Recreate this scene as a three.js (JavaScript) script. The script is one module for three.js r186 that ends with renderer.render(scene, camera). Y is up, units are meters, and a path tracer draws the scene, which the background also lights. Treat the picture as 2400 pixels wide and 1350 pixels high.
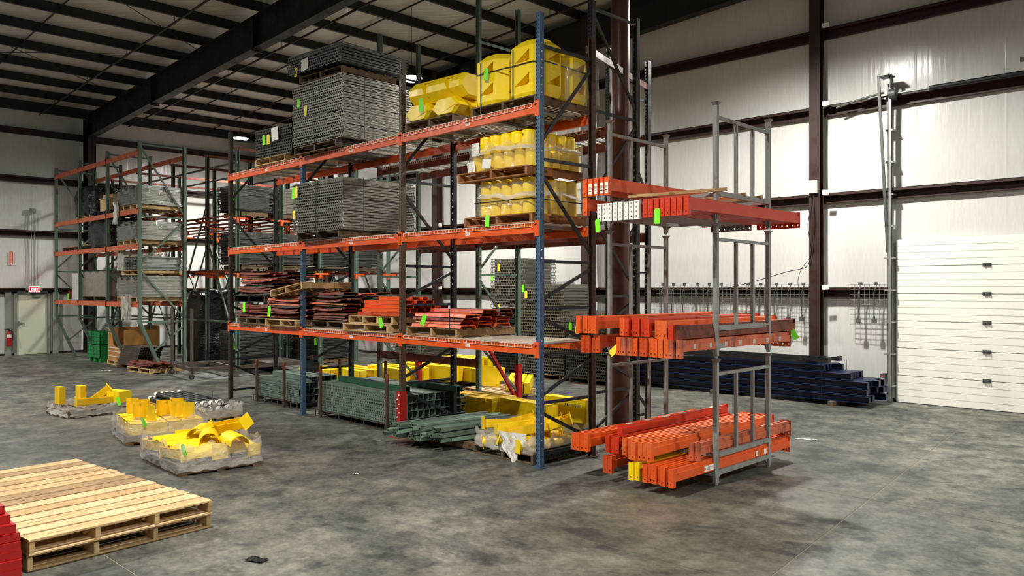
import * as THREE from 'three';
import { mergeGeometries } from 'three/addons/utils/BufferGeometryUtils.js';
import { RectAreaLightUniformsLib } from 'three/addons/lights/RectAreaLightUniformsLib.js';
import { Brush, Evaluator, SUBTRACTION } from 'three-bvh-csg';

// ---------- camera, lights, exposure ----------
RectAreaLightUniformsLib.init();
const scene = new THREE.Scene();
scene.background = new THREE.Color(0x000000);
const renderer = new THREE.WebGLRenderer({ antialias: true });
renderer.toneMapping = THREE.LinearToneMapping;
renderer.toneMappingExposure = 1.0;
renderer.shadowMap.enabled = true;
const F = 1900, EYE = 2.2, YAW = THREE.MathUtils.degToRad(44.5), SN = Math.sin(YAW), CS = Math.cos(YAW);
const camera = new THREE.PerspectiveCamera(2 * Math.atan(675 / F) * 180 / Math.PI, 2400 / 1350, 0.05, 200);
camera.position.set(0, EYE, 0);
camera.rotation.y = YAW;
camera.setViewOffset(2400, 1350, 0, -2, 2400, 1350);   // the horizon lies two pixels below the middle
scene.add(camera);
// the hall: u runs along the back wall (x = -u), v runs towards it (z = -v)
const W = (u, v, y = 0) => new THREE.Vector3(-u, y, -v);
const LAMP_POWER = 280;
const LAMPS = [[26.7, 13.6], [16.0, 12.7], [6.8, 13.0], [-3.4, 13.0], [25.5, 1.5], [15.5, 2.2], [5.5, 2.2], [-4.5, 2.2]];
const LAMP_Y = 7.5;

// ---------- helpers ----------
let seed = 12345;
const rnd = () => { seed = (seed * 1664525 + 1013904223) >>> 0; return seed / 4294967296; };
const rr = (a, b) => a + (b - a) * rnd();
const pick = (a) => a[Math.floor(rnd() * a.length)];
const deg = THREE.MathUtils.degToRad;
const taken = new Map();
function numbered(name) {
  const n = taken.get(name) || 0; taken.set(name, n + 1);
  return n ? `${name}_${String(n).padStart(3, '0')}` : name;
}
function shade(o) { o.traverse(m => { if (m.isMesh) { m.castShadow = true; m.receiveShadow = true; } }); return o; }
function tag(o, label, category, group) { o.userData.label = label; o.userData.category = category; if (group) o.userData.group = group; return o; }
function thing(name, label, category, pos = new THREE.Vector3(), turn = 0, group) {
  const o = new THREE.Group(); o.name = numbered(name); scene.add(o);
  o.position.copy(pos); o.rotation.y = turn;
  return tag(o, label, category, group);
}
function single(name, geo, mat, label, category, pos, turn = 0, group) {
  const o = new THREE.Mesh(geo, mat); o.name = numbered(name); scene.add(o);
  if (pos) o.position.copy(pos); o.rotation.y = turn; o.castShadow = o.receiveShadow = true;
  return tag(o, label, category, group);
}
function part(parent, name, geo, mat, label) {
  const o = new THREE.Mesh(geo, mat); o.name = name; parent.add(o); o.castShadow = o.receiveShadow = true;
  if (label) o.userData.label = label;
  return o;
}
function struct(name, geo, mat, label, pos) {
  const o = geo ? new THREE.Mesh(geo, mat) : new THREE.Group(); o.name = numbered(name); scene.add(o);
  if (pos) o.position.copy(pos); o.castShadow = o.receiveShadow = true;
  o.userData.kind = 'structure'; if (label) o.userData.label = label;
  return o;
}
function copyOf(o, pos, turn, label) {
  const c = o.clone(); c.name = numbered(o.name.replace(/_\d{3}$/, '')); scene.add(c);
  c.userData = { ...o.userData };
  if (pos) c.position.copy(pos); if (turn !== undefined) c.rotation.set(0, turn, 0);
  if (label) c.userData.label = label;
  return c;
}
// texture coordinates in metres, by the way each face points
function boxUV(g) {
  if (g.index) g = g.toNonIndexed();
  const p = g.attributes.position, n = p.count, uv = new Float32Array(n * 2);
  const a = new THREE.Vector3(), b = new THREE.Vector3(), c = new THREE.Vector3();
  for (let i = 0; i < n; i += 3) {
    a.fromBufferAttribute(p, i); b.fromBufferAttribute(p, i + 1).sub(a); c.fromBufferAttribute(p, i + 2).sub(a);
    b.cross(c); const x = Math.abs(b.x), y = Math.abs(b.y), z = Math.abs(b.z);
    for (let k = i; k < i + 3; k++) {
      const X = p.getX(k), Y = p.getY(k), Z = p.getZ(k);
      if (x >= y && x >= z) { uv[2 * k] = Z; uv[2 * k + 1] = Y; }
      else if (y >= z) { uv[2 * k] = X; uv[2 * k + 1] = Z; }
      else { uv[2 * k] = X; uv[2 * k + 1] = Y; }
    }
  }
  g.setAttribute('uv', new THREE.BufferAttribute(uv, 2));
  return g;
}
const V = (x, y, z) => new THREE.Vector3(x, y, z);
const unit = new THREE.BoxGeometry(1, 1, 1).toNonIndexed();
class MB {
  constructor() { this.list = []; }
  add(g, m) { g = g.index ? g.toNonIndexed() : g.clone(); for (const k of Object.keys(g.attributes)) if (k !== 'position' && k !== 'normal' && k !== 'uv') g.deleteAttribute(k); if (m) g.applyMatrix4(m); this.list.push(g); return this; }
  box(w, h, d, x = 0, y = 0, z = 0, rx = 0, ry = 0, rz = 0) {
    return this.add(unit, new THREE.Matrix4().compose(V(x, y, z), new THREE.Quaternion().setFromEuler(new THREE.Euler(rx, ry, rz)), V(w, h, d)));
  }
  // box given by its two corners
  bb(x0, y0, z0, x1, y1, z1) { return this.box(Math.abs(x1 - x0), Math.abs(y1 - y0), Math.abs(z1 - z0), (x0 + x1) / 2, (y0 + y1) / 2, (z0 + z1) / 2); }
  // bar of section w x t from a to b
  bar(a, b, w, t, up = V(0, 1, 0)) {
    const d = b.clone().sub(a), L = d.length(); d.normalize();
    if (Math.abs(d.dot(up)) > 0.99) up = V(1, 0, 0);
    const x = new THREE.Vector3().crossVectors(up, d).normalize(), y = new THREE.Vector3().crossVectors(d, x);
    const m = new THREE.Matrix4().makeBasis(x.multiplyScalar(w), y.multiplyScalar(t), d.multiplyScalar(L)).setPosition(a.clone().add(b).multiplyScalar(.5));
    return this.add(unit, m);
  }
  rod(a, b, r, n = 8) {
    const d = b.clone().sub(a), L = d.length();
    const g = new THREE.CylinderGeometry(r, r, L, n);
    return this.add(g, new THREE.Matrix4().compose(a.clone().add(b).multiplyScalar(.5), new THREE.Quaternion().setFromUnitVectors(V(0, 1, 0), d.normalize()), V(1, 1, 1)));
  }
  cyl(r1, r2, h, x, y, z, n = 16, rx = 0, rz = 0, open = false) {
    return this.add(new THREE.CylinderGeometry(r1, r2, h, n, 1, open), new THREE.Matrix4().compose(V(x, y, z), new THREE.Quaternion().setFromEuler(new THREE.Euler(rx, 0, rz)), V(1, 1, 1)));
  }
  wire(pts, r, seg = 4, n) { return this.add(new THREE.TubeGeometry(new THREE.CatmullRomCurve3(pts, false, 'catmullrom', .3), n || pts.length * 4, r, seg)); }
  geo(keepUV) { const g = mergeGeometries(this.list); return keepUV ? g : boxUV(g); }
}
function moved(g, x, y, z, ry = 0) { const q = g.clone(); q.applyMatrix4(new THREE.Matrix4().makeRotationY(ry).setPosition(x, y, z)); return q; }

// ---------- procedural textures ----------
function lattice(n, s) { let q = s >>> 0; const t = new Float32Array(n * n); for (let i = 0; i < n * n; i++) { q = (q * 1664525 + 1013904223) >>> 0; t[i] = q / 4294967296; } return t; }
function noise2(nx, ny, s) {                       // tileable value noise on an nx by ny lattice, argument 0..1
  const m = Math.max(nx, ny), t = lattice(m, s);
  return (u, v) => {
    const x = u * nx, y = v * ny; let i = Math.floor(x), j = Math.floor(y); let a = x - i, b = y - j; a = a * a * (3 - 2 * a); b = b * b * (3 - 2 * b);
    const i0 = ((i % nx) + nx) % nx, i1 = (i0 + 1) % nx, j0 = ((j % ny) + ny) % ny, j1 = (j0 + 1) % ny;
    return (t[j0 * m + i0] * (1 - a) + t[j0 * m + i1] * a) * (1 - b) + (t[j1 * m + i0] * (1 - a) + t[j1 * m + i1] * a) * b;
  };
}
function fbm(nx, ny, oct, s, gain = .5) { const f = []; for (let k = 0; k < oct; k++) f.push(noise2(nx << k, ny << k, s + k * 77)); return (u, v) => { let a = 0, w = 1, t = 0; for (const g of f) { a += w * g(u, v); t += w; w *= gain; } return a / t; }; }
function tex(w, h, fn, srgb, per = 1, perY) {      // fn(u, v) -> grey or [r, g, b], 0..1; one tile measures per metres
  const d = new Uint8Array(w * h * 4);
  for (let j = 0; j < h; j++) for (let i = 0; i < w; i++) {
    let c = fn(i / w, j / h); if (typeof c === 'number') c = [c, c, c];
    const k = 4 * (j * w + i); for (let q = 0; q < 3; q++) d[k + q] = Math.max(0, Math.min(255, c[q] * 255)); d[k + 3] = 255;
  }
  const t = new THREE.DataTexture(d, w, h); t.wrapS = t.wrapT = THREE.RepeatWrapping; t.magFilter = THREE.LinearFilter; t.minFilter = THREE.LinearMipmapLinearFilter; t.generateMipmaps = true;
  if (srgb) t.colorSpace = THREE.SRGBColorSpace;
  t.repeat.set(1 / per, 1 / (perY || per)); t.needsUpdate = true;
  return t;
}
function printed(w, h, draw) { const c = document.createElement('canvas'); c.width = w; c.height = h; const g = c.getContext('2d'); draw(g, w, h); const t = new THREE.CanvasTexture(c); t.colorSpace = THREE.SRGBColorSpace; return t; }
const clamp = (x, a = 0, b = 1) => Math.max(a, Math.min(b, x));
const step = (a, b, x) => { x = clamp((x - a) / (b - a)); return x * x * (3 - 2 * x); };
const mixc = (a, b, t) => a.map((q, i) => q + (b[i] - q) * t);
const std = (color, roughness = .6, metalness = 0, more = {}) => new THREE.MeshStandardMaterial({ color, roughness, metalness, ...more });
// ---------- materials ----------
const M = {};
{
  // grey towelled concrete with brushed dark patches
  const a = fbm(5, 5, 5, 11), b = fbm(18, 18, 4, 23), c = fbm(54, 54, 4, 37, .78), e = noise2(900, 900, 5), e2 = noise2(420, 420, 6), st = fbm(3, 3, 4, 91), wm = fbm(2, 2, 2, 55), fine = fbm(30, 30, 4, 71), sm = fbm(44, 44, 4, 191, .6);
  const concrete = (u, v) => {
    const q = wm(u, v) * .12, x = u + q, y = v - q;
    let t = .52 + .55 * (a(x, y) - .5) + .5 * (b(x, y) - .5) + .78 * (c(x, y) - .5) - .22 * step(.56, .72, sm(x, y));
    t = clamp(t); t = .49 + (t - .5) * 1.12; t += (e(u, v) - .5) * .2 + (e2(u, v) - .5) * .14;
    return clamp(t);
  };
  M.floor = std(0xffffff, .5, 0, {
    map: tex(2048, 2048, (u, v) => { const t = concrete(u, v); const w = step(.55, .75, st(u, v)); return mixc(mixc([.155, .154, .141], [.525, .522, .486], t), mixc([.19, .178, .154], [.49, .477, .43], t), w); }, true, 13),
    roughnessMap: tex(1024, 1024, (u, v) => clamp(.6 - .4 * (concrete(u, v) - .3) + .3 * (st(v, u) - .5), .2, 1), false, 13),
    bumpMap: tex(512, 512, fine, false, 1.5), bumpScale: .0012,
  });
  M.floor.roughness = 1;
}
{
  // white vinyl facing of the insulation: hangs in long vertical ripples
  const a = fbm(46, 2, 3, 3), b = fbm(14, 1, 2, 8), w = fbm(3, 3, 3, 19), k = noise2(300, 40, 2);
  M.vinyl = std(0xffffff, .25, 0, {
    map: tex(512, 512, (u, v) => { const t = .83 + .05 * (w(u, v) - .5) + .03 * (k(u, v) - .5); return [t, t * .998, t * .982]; }, true, 6),
    bumpMap: tex(1024, 512, (u, v) => .5 * a(u, v) + .3 * b(u, v) + .06 * k(u, v) + .3 * Math.exp(-Math.pow(((u * 3) % 1 - .5) / .012, 2)), false, 4.6, 5.2), bumpScale: .0105,
  });
  const r = fbm(8, 3, 4, 61), r2 = fbm(24, 5, 3, 62);
  M.roofVinyl = std(0xffffff, .4, 0, {
    map: tex(512, 512, (u, v) => { const t = .8 + .08 * (w(v, u) - .5); return [t, t * .99, t * .95]; }, true, 5),
    bumpMap: tex(1024, 512, (u, v) => .6 * r(u + v * .6, v) + .4 * r2(u + v, v), false, 3.2), bumpScale: .05,
  });
}
const sharedRough = [0, 1, 2].map(q => { const a = fbm(7, 7, 4, 150 + q), g = noise2(120, 120, 350 + q); return tex(128, 128, (u, v) => clamp(.5 + .34 * (a(u, v) - .45) + .12 * (g(u, v) - .5)), false, 1.1); });
function painted(rgb, worn, opt = {}) {            // paint with rubbed and dirty patches
  const { amount = .5, rough = .42, s = 1, per = 1.1, metal = 0, grain = .1 } = opt;
  const a = fbm(7, 7, 4, 100 + s), b = fbm(40, 12, 3, 200 + s), g = noise2(180, 180, 300 + s);
  return std(0xffffff, rough * 2, metal, {
    map: tex(256, 256, (u, v) => { const t = step(1 - amount * .62, 1.02 - amount * .3, a(u, v) * .62 + b(u, v) * .38 + .12); const k = 1 - grain / 2 + grain * g(u, v); return mixc(rgb, worn, t * .85).map(q => q * k); }, true, per),
    roughnessMap: sharedRough[s % 3],
  });
}
M.orange = painted([.86, .335, .10], [.68, .25, .09], { s: 1, amount: .42 });
M.orange2 = painted([.86, .39, .155], [.62, .25, .11], { s: 2, amount: .4, rough: .5 });
M.orange3 = painted([.76, .27, .09], [.5, .18, .09], { s: 3, amount: .5, rough: .5 });
M.redBeam = painted([.78, .215, .085], [.55, .15, .07], { s: 4, amount: .35 });
M.orangeDull = painted([.76, .38, .24], [.5, .25, .17], { s: 5, amount: .6, rough: .55 });
M.rustRed = painted([.45, .19, .115], [.26, .115, .08], { s: 6, amount: .7, rough: .6 });
M.slate = painted([.235, .335, .43], [.4, .42, .42], { s: 7, amount: .4 });
M.navy = painted([.085, .1, .125], [.2, .2, .2], { s: 8, amount: .3 });
M.brownPost = painted([.28, .2, .15], [.36, .3, .25], { s: 9, amount: .5, rough: .5 });
M.brownDark = painted([.19, .15, .125], [.3, .23, .18], { s: 37, amount: .5, rough: .5 });
M.blackPost = painted([.10, .095, .09], [.2, .19, .18], { s: 10, amount: .35 });
M.green = painted([.335, .41, .36], [.40, .435, .385], { s: 11, amount: .4, rough: .5 });
M.greenPale = painted([.43, .53, .47], [.5, .55, .5], { s: 12, amount: .4, rough: .45 });
M.greenBeam = painted([.36, .425, .385], [.33, .355, .315], { s: 13, amount: .6, rough: .5 });
M.greenDark = painted([.07, .28, .19], [.2, .27, .22], { s: 14, amount: .45, rough: .45 });
M.steelBrown = painted([.185, .105, .085], [.15, .09, .075], { s: 15, amount: .4, rough: .5 });
M.steelDark = painted([.115, .075, .062], [.09, .06, .05], { s: 16, amount: .4, rough: .55 });
M.pipe = painted([.30, .145, .115], [.25, .12, .095], { s: 17, amount: .3, rough: .38 });
M.greyRack = painted([.52, .53, .52], [.40, .37, .33], { s: 18, amount: .5, rough: .45 });
M.blueBeam = painted([.075, .125, .25], [.11, .14, .21], { s: 19, amount: .45, rough: .4 });
M.yellow = painted([.97, .83, .05], [.80, .60, .08], { s: 20, amount: .35, rough: .42, grain: .03 });
M.yellowOld = painted([.93, .77, .07], [.70, .53, .11], { s: 21, amount: .5, rough: .5, grain: .05 });
M.yellowPlastic = painted([.99, .86, .04], [.93, .74, .05], { s: 22, amount: .3, rough: .36, per: 2.1, grain: .02 });
M.red = painted([.62, .06, .06], [.42, .06, .05], { s: 23, amount: .3, rough: .4 });
M.galv = painted([.62, .63, .62], [.48, .48, .46], { s: 24, amount: .5, rough: .38, metal: .55 });
M.wire = painted([.54, .53, .49], [.38, .37, .33], { s: 25, amount: .55, rough: .42, metal: .45 });
M.wireDark = painted([.33, .33, .315], [.22, .22, .21], { s: 26, amount: .5, rough: .45, metal: .4 });
M.wireLip = std(0xd8cfc0, .45, .2);
M.black = std(0x0b0b0b, .55);
M.rubber = std(0x121212, .8);
M.strap = std(0x0d0d0e, .35);
M.strapWhite = std(0xd8d8d4, .35);
M.plate = painted([.36, .37, .36], [.27, .26, .25], { s: 27, amount: .5, rough: .45, metal: .4 });
M.cartSteel = painted([.30, .27, .245], [.22, .2, .18], { s: 28, amount: .5, rough: .5, metal: .3 });
M.tagGreen = std(0x7df02a, .55); M.tagYellow = std(0xf4e23a, .55); M.paper = std(0xe9e8e2, .7);
M.doorWhite = painted([.93, .93, .895], [.88, .88, .84], { s: 29, amount: .2, rough: .45, per: 3.3, grain: .015 });
M.manDoor = painted([.76, .77, .69], [.70, .71, .64], { s: 30, amount: .3, rough: .5, per: 2, grain: .02 });
M.doorFrame = painted([.50, .51, .47], [.42, .43, .40], { s: 31, amount: .3, rough: .5 });
function wood(light, dark, s) {
  const g = fbm(3, 60, 4, 400 + s), a = fbm(4, 6, 3, 500 + s), k = noise2(6, 9, 600 + s);
  return std(0xffffff, .78, 0, {
    map: tex(256, 256, (u, v) => { const n = g(u, v + .03 * a(u, v)); let t = .62 * n + .5 * (a(u, v) - .3); if (k(u, v) > .93) t += .5; return mixc(light, dark, clamp(t)); }, true, .7),
    bumpMap: tex(128, 128, (u, v) => g(u, v), false, .7), bumpScale: .0015,
  });
}
M.woods = [wood([.86, .75, .56], [.60, .47, .30], 1), wood([.80, .68, .49], [.50, .38, .23], 2), wood([.72, .60, .43], [.42, .31, .19], 3), wood([.90, .80, .63], [.68, .54, .36], 4)];
M.woodsOld = [wood([.50, .40, .28], [.25, .19, .13], 5), wood([.43, .36, .27], [.22, .18, .13], 6)];
M.woodsBrown = [wood([.70, .48, .28], [.42, .26, .13], 7), wood([.66, .44, .24], [.38, .23, .12], 8)];
M.cardboard = painted([.70, .50, .27], [.62, .43, .22], { s: 33, amount: .4, rough: .8 });
M.cartonWhite = painted([.74, .73, .68], [.6, .58, .52], { s: 34, amount: .4, rough: .7 });
M.cartonBrown = painted([.42, .37, .30], [.34, .29, .23], { s: 36, amount: .4, rough: .6 });
M.crateGreen = painted([.10, .50, .26], [.07, .38, .2], { s: 35, amount: .35, rough: .5 });
// stretch film: clear, creased
{
  const a = fbm(10, 10, 4, 801), b = fbm(4, 30, 3, 802);
  const bump = tex(256, 256, (u, v) => { const q = a(u, v); return .6 * Math.abs(q - .5) * 2 + .4 * b(u + v * .4, v); }, false, .5);
  M.film = new THREE.MeshPhysicalMaterial({ color: 0xf6f5f0, roughness: .1, transmission: .92, thickness: 0, ior: 1.45, bumpMap: bump, bumpScale: .008, side: THREE.DoubleSide });
  M.filmThick = new THREE.MeshPhysicalMaterial({ color: 0xf2f0ea, roughness: .16, transmission: .76, thickness: 0, ior: 1.45, bumpMap: bump, bumpScale: .014, side: THREE.DoubleSide });
  M.filmMilky = new THREE.MeshPhysicalMaterial({ color: 0xe8e6df, roughness: .2, transmission: .6, thickness: 0, ior: 1.45, bumpMap: bump, bumpScale: .008, side: THREE.DoubleSide });
  M.filmBlack = std(0x0a0a0b, .3, 0, { bumpMap: bump, bumpScale: .02 });
  M.filmWhite = std(0xdcdad4, .5, 0, { bumpMap: bump, bumpScale: .005 });
}
// ---------- the hall ----------
const WALL_V = 16.6, WALL_U = 30.7, RIGHT_U = -9, FRONT_V = -11;
const roofY = (u) => 8.93 + .056 * (21.9 - u);      // underside of the roof insulation
{
  // concrete slabs with sawn joints between them
  const fl = struct('floor', null, null, 'grey mottled polished concrete floor slab');
  const K = (u) => () => u, A = (v) => 6.2 + .16 * (v - 5.53), B = (v) => 2.9 + .12 * (v - 5.53), U = (...m) => [K(RIGHT_U - .3), ...m, K(WALL_U + .3)], g = .0055;
  const vs = [FRONT_V - .3, -.7, 2.42, 5.53, 8.65, 11.8, WALL_V + .3], rows = [U(K(2), K(6)), U(K(2), K(5.97), K(12.4)), U(K(12.4), K(18.5)), U(B, A, K(12.4), K(18.5)), U(B, A, K(12.4), K(18.5), K(24.6)), U(B, K(12.4), K(18.5), K(24.6))];
  for (let j = 0; j + 1 < vs.length; j++) for (let i = 0, us = rows[j]; i + 1 < us.length; i++) {
    const s = new THREE.Shape(), a = vs[j] + g, b = vs[j + 1] - g, p = us[i], q = us[i + 1];
    s.moveTo(-p(a) - g, a).lineTo(-q(a) + g, a).lineTo(-q(b) + g, b).lineTo(-p(b) - g, b).closePath();
    const e = new THREE.ExtrudeGeometry(s, { depth: .15, bevelEnabled: false }); e.rotateX(-Math.PI / 2); e.translate(0, -.15, 0);
    part(fl, 'slab', boxUV(e), M.floor);
  }
  part(fl, 'sub_base', new MB().bb(-WALL_U - .4, -.3, -WALL_V - .4, -RIGHT_U + .4, .003, -FRONT_V + .4).geo(), std(0x807b69, .9));
  fl.children.forEach(c => { if (c.name === 'sub_base') c.position.y = -.006; });
}
const GIRT_Y = [2.13, 4.06, 5.86, 7.45];
function sheetWall(length, topA, topB) {           // facing that bellies out a little between the girts; x 0..length, y 0..top
  const nx = Math.ceil(length / .3), levels = [0, ...GIRT_Y, 9.3], pos = [], idx = [], uv = [];
  const ys = []; for (let k = 0; k + 1 < levels.length; k++) for (let q = 0; q < 6; q++) ys.push([levels[k] + (levels[k + 1] - levels[k]) * q / 6, q / 6]);
  ys.push([levels[levels.length - 1], 0]);
  for (let i = 0; i <= nx; i++) for (const [y, q] of ys) {
    const x = length * i / nx, top = topA + (topB - topA) * i / nx, yy = y * (y > 7.45 ? (7.45 + (y - 7.45) * (top - 7.45) / (9.3 - 7.45)) / y : 1);
    const bel = Math.sin(q * Math.PI) * .035 * (.8 + .4 * Math.sin(i * 1.7) * Math.sin(i * .37 + 1));
    pos.push(x, yy, bel); uv.push(x, yy);
  }
  const n = ys.length; for (let i = 0; i < nx; i++) for (let j = 0; j + 1 < n; j++) { const a = i * n + j, b = a + n; idx.push(a, b, a + 1, b, b + 1, a + 1); }
  const g = new THREE.BufferGeometry(); g.setAttribute('position', new THREE.Float32BufferAttribute(pos, 3)); g.setAttribute('uv', new THREE.Float32BufferAttribute(uv, 2)); g.setIndex(idx); g.computeVertexNormals();
  return g;
}
const backing = std(0xb9b8b2, .8);
{
  const L = WALL_U - RIGHT_U;
  const wb = struct('wall_back', null, null, 'white insulated back wall with brown girts');
  const f = part(wb, 'insulation_facing', sheetWall(L, roofY(WALL_U) + .1, roofY(RIGHT_U) + .1), M.vinyl); f.position.set(-WALL_U, 0, -WALL_V);
  part(wb, 'wall_sheeting', new MB().bb(-WALL_U - .3, -.1, -WALL_V - .05, -RIGHT_U + .3, 11.2, -WALL_V - .25).geo(), backing);
  const wl = struct('wall_left', null, null, 'white insulated side wall with brown girts');
  const l = part(wl, 'insulation_facing', sheetWall(WALL_V - FRONT_V, roofY(WALL_U) + .1, roofY(WALL_U) + .1), M.vinyl); l.position.set(-WALL_U, 0, -FRONT_V); l.rotation.y = Math.PI / 2;
  part(wl, 'wall_sheeting', new MB().bb(-WALL_U - .05, -.1, -WALL_V - .3, -WALL_U - .25, 11.2, -FRONT_V + .3).geo(), backing);
  struct('wall_right', new MB().bb(-RIGHT_U, -.1, -WALL_V - .3, -RIGHT_U + .25, 11.2, -FRONT_V + .3).geo(), M.vinyl, 'white wall on the open side of the hall');
  struct('wall_front', new MB().bb(-WALL_U - .3, -.1, -FRONT_V, -RIGHT_U + .3, 11.2, -FRONT_V + .25).geo(), M.vinyl, 'white wall behind the viewer');
  // dark base angle at the foot of the walls
  struct('baseboard_back', new MB().bb(-WALL_U, 0, -WALL_V, -5.8, .06, -WALL_V + .05).geo(), M.steelDark, 'dark base angle along the back wall');
  struct('baseboard_left', new MB().bb(-WALL_U, 0, -WALL_V, -WALL_U + .05, .06, -FRONT_V).geo(), M.steelDark, 'dark base angle along the side wall');
  // girts: Z profiles, web standing off the facing
  const zed = (L, along) => { const m = new MB(); m.bb(0, -.1, .0, L, -.09, .075); m.bb(0, .09, 0, L, .1, .2); m.bb(0, -.1, 0, L, .1, .008); m.bb(0, .045, .194, L, .1, .2); m.bb(0, -.1, .07, L, -.075, .076); return m.geo(); };
  GIRT_Y.forEach(y => {
    const a = part(wb, 'girt', y === GIRT_Y[0] ? zed(WALL_U - 5.85) : zed(WALL_U - RIGHT_U), M.steelBrown); a.position.set(-WALL_U, y, -WALL_V + .04);
    const b = part(wl, 'girt', zed(WALL_V - FRONT_V), M.steelBrown); b.position.set(-WALL_U + .04, y, -FRONT_V); b.rotation.y = Math.PI / 2;
  });
  // wide flange columns of the end wall, bolted to the girts
  const hsec = (h) => { const m = new MB(); m.bb(-.11, 0, -.11, .11, h, -.098); m.bb(-.11, 0, .098, .11, h, .11); m.bb(-.005, 0, -.1, .005, h, .1); return m.geo(); };
  for (const u of [1.1, 7.2, 13.25, 19.2, 25.2]) {
    const c = struct('steel_column', null, null, 'dark red steel column against the white back wall', W(u, WALL_V - .36));
    part(c, 'wide_flange', hsec(roofY(u) - .2), M.steelBrown);
    part(c, 'base_plate', new MB().bb(-.15, 0, -.15, .15, .015, .15).geo(), M.steelDark);
    for (const y of GIRT_Y) { const t = part(c, 'insulation_tab', new MB().box(.14, .09, .012, 0, 0, 0, 0, 0, rr(-.1, .1)).geo(), M.paper); t.position.set(.22, y + .1, .06); }
  }
  // box on the column
  const sw = single('switch_box', new MB().bb(-.09, -.13, 0, .09, .13, .08).geo(), M.cartonWhite, 'small white electrical box on the dark red column', 'electrical box', W(7.2, WALL_V - .47, 4.28));
  const wr = single('loose_cable', new MB().wire([V(0, 0, 0), V(.03, -.5, .05), V(-.02, -1.1, .04), V(-.12, -1.45, .04), V(-.6, -1.55, .0), V(-1.5, -1.78, -.05), V(-2.6, -2.0, -.05)], .008, 5, 50).wire([V(-.02, 0, 0), V(-.09, -.6, .06), V(-.03, -1.2, .05), V(-.25, -1.5, .03), V(-.32, -1.75, .03), V(-.27, -2.05, .03)], .006, 5, 40).geo(), M.black, 'thin dark cables sagging beside the column and along the wall', 'cable', W(7.2, WALL_V - .5, 4.1));
}
// side wall frame columns and the rafters they carry
function rafter(v, name, label) {
  const r = struct(name, null, null, label);
  const yt = (u) => roofY(u) - .26, yb = (u) => 7.42 + .053 * (30.5 - u);
  const seg = (u0, u1) => {
    const m = new MB(), quad = (y0a, y1a, y0b, y1b, z0, z1) => {
      const g = new THREE.BoxGeometry(1, 1, 1).toNonIndexed(), p = g.attributes.position;
      for (let i = 0; i < p.count; i++) { const left = p.getX(i) < 0, up = p.getY(i) > 0; p.setXYZ(i, left ? -u1 : -u0, left ? (up ? y1b : y0b) : (up ? y1a : y0a), p.getZ(i) > 0 ? z1 : z0); }
      g.computeVertexNormals(); m.add(g);
    };
    const t = .02, w = .13;
    quad(yt(u0) - t, yt(u0), yt(u1) - t, yt(u1), -w, w);
    quad(yb(u0), yb(u0) + t, yb(u1), yb(u1) + t, -w, w);
    quad(yb(u0), yt(u0), yb(u1), yt(u1), -.006, .006);
    return m.geo();
  };
  part(r, 'web_and_flanges', seg(RIGHT_U, WALL_U - .3), M.steelDark);
  for (const u of [12.2, 18.4, 24.6]) part(r, 'splice_plate', new MB().bb(-u - .02, yb(u) - .06, -.13, -u + .02, yt(u), .13).geo(), M.steelDark);
  r.position.z = -v;
  return r;
}
rafter(9.8, 'roof_rafter', 'deep dark brown steel rafter crossing under the roof');
rafter(WALL_V - .35, 'roof_rafter', 'dark steel rafter along the top of the back wall');
rafter(3.0, 'roof_rafter', 'dark steel rafter of the near bay'); rafter(-4.0, 'roof_rafter', 'dark steel rafter behind the viewer');
for (const v of [-4.0, 3.0, 9.8]) {
  const c = struct('steel_column', null, null, 'tapered dark steel frame column on the side wall', W(WALL_U - .45, v));
  part(c, 'wide_flange', new MB().bb(-.2, 0, -.13, -.18, 8.1, .13).bb(.28, 0, -.13, .30, 7.5, .13).bb(-.2, 0, -.006, .3, 7.9, .006).geo(), M.steelDark);
}
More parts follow.
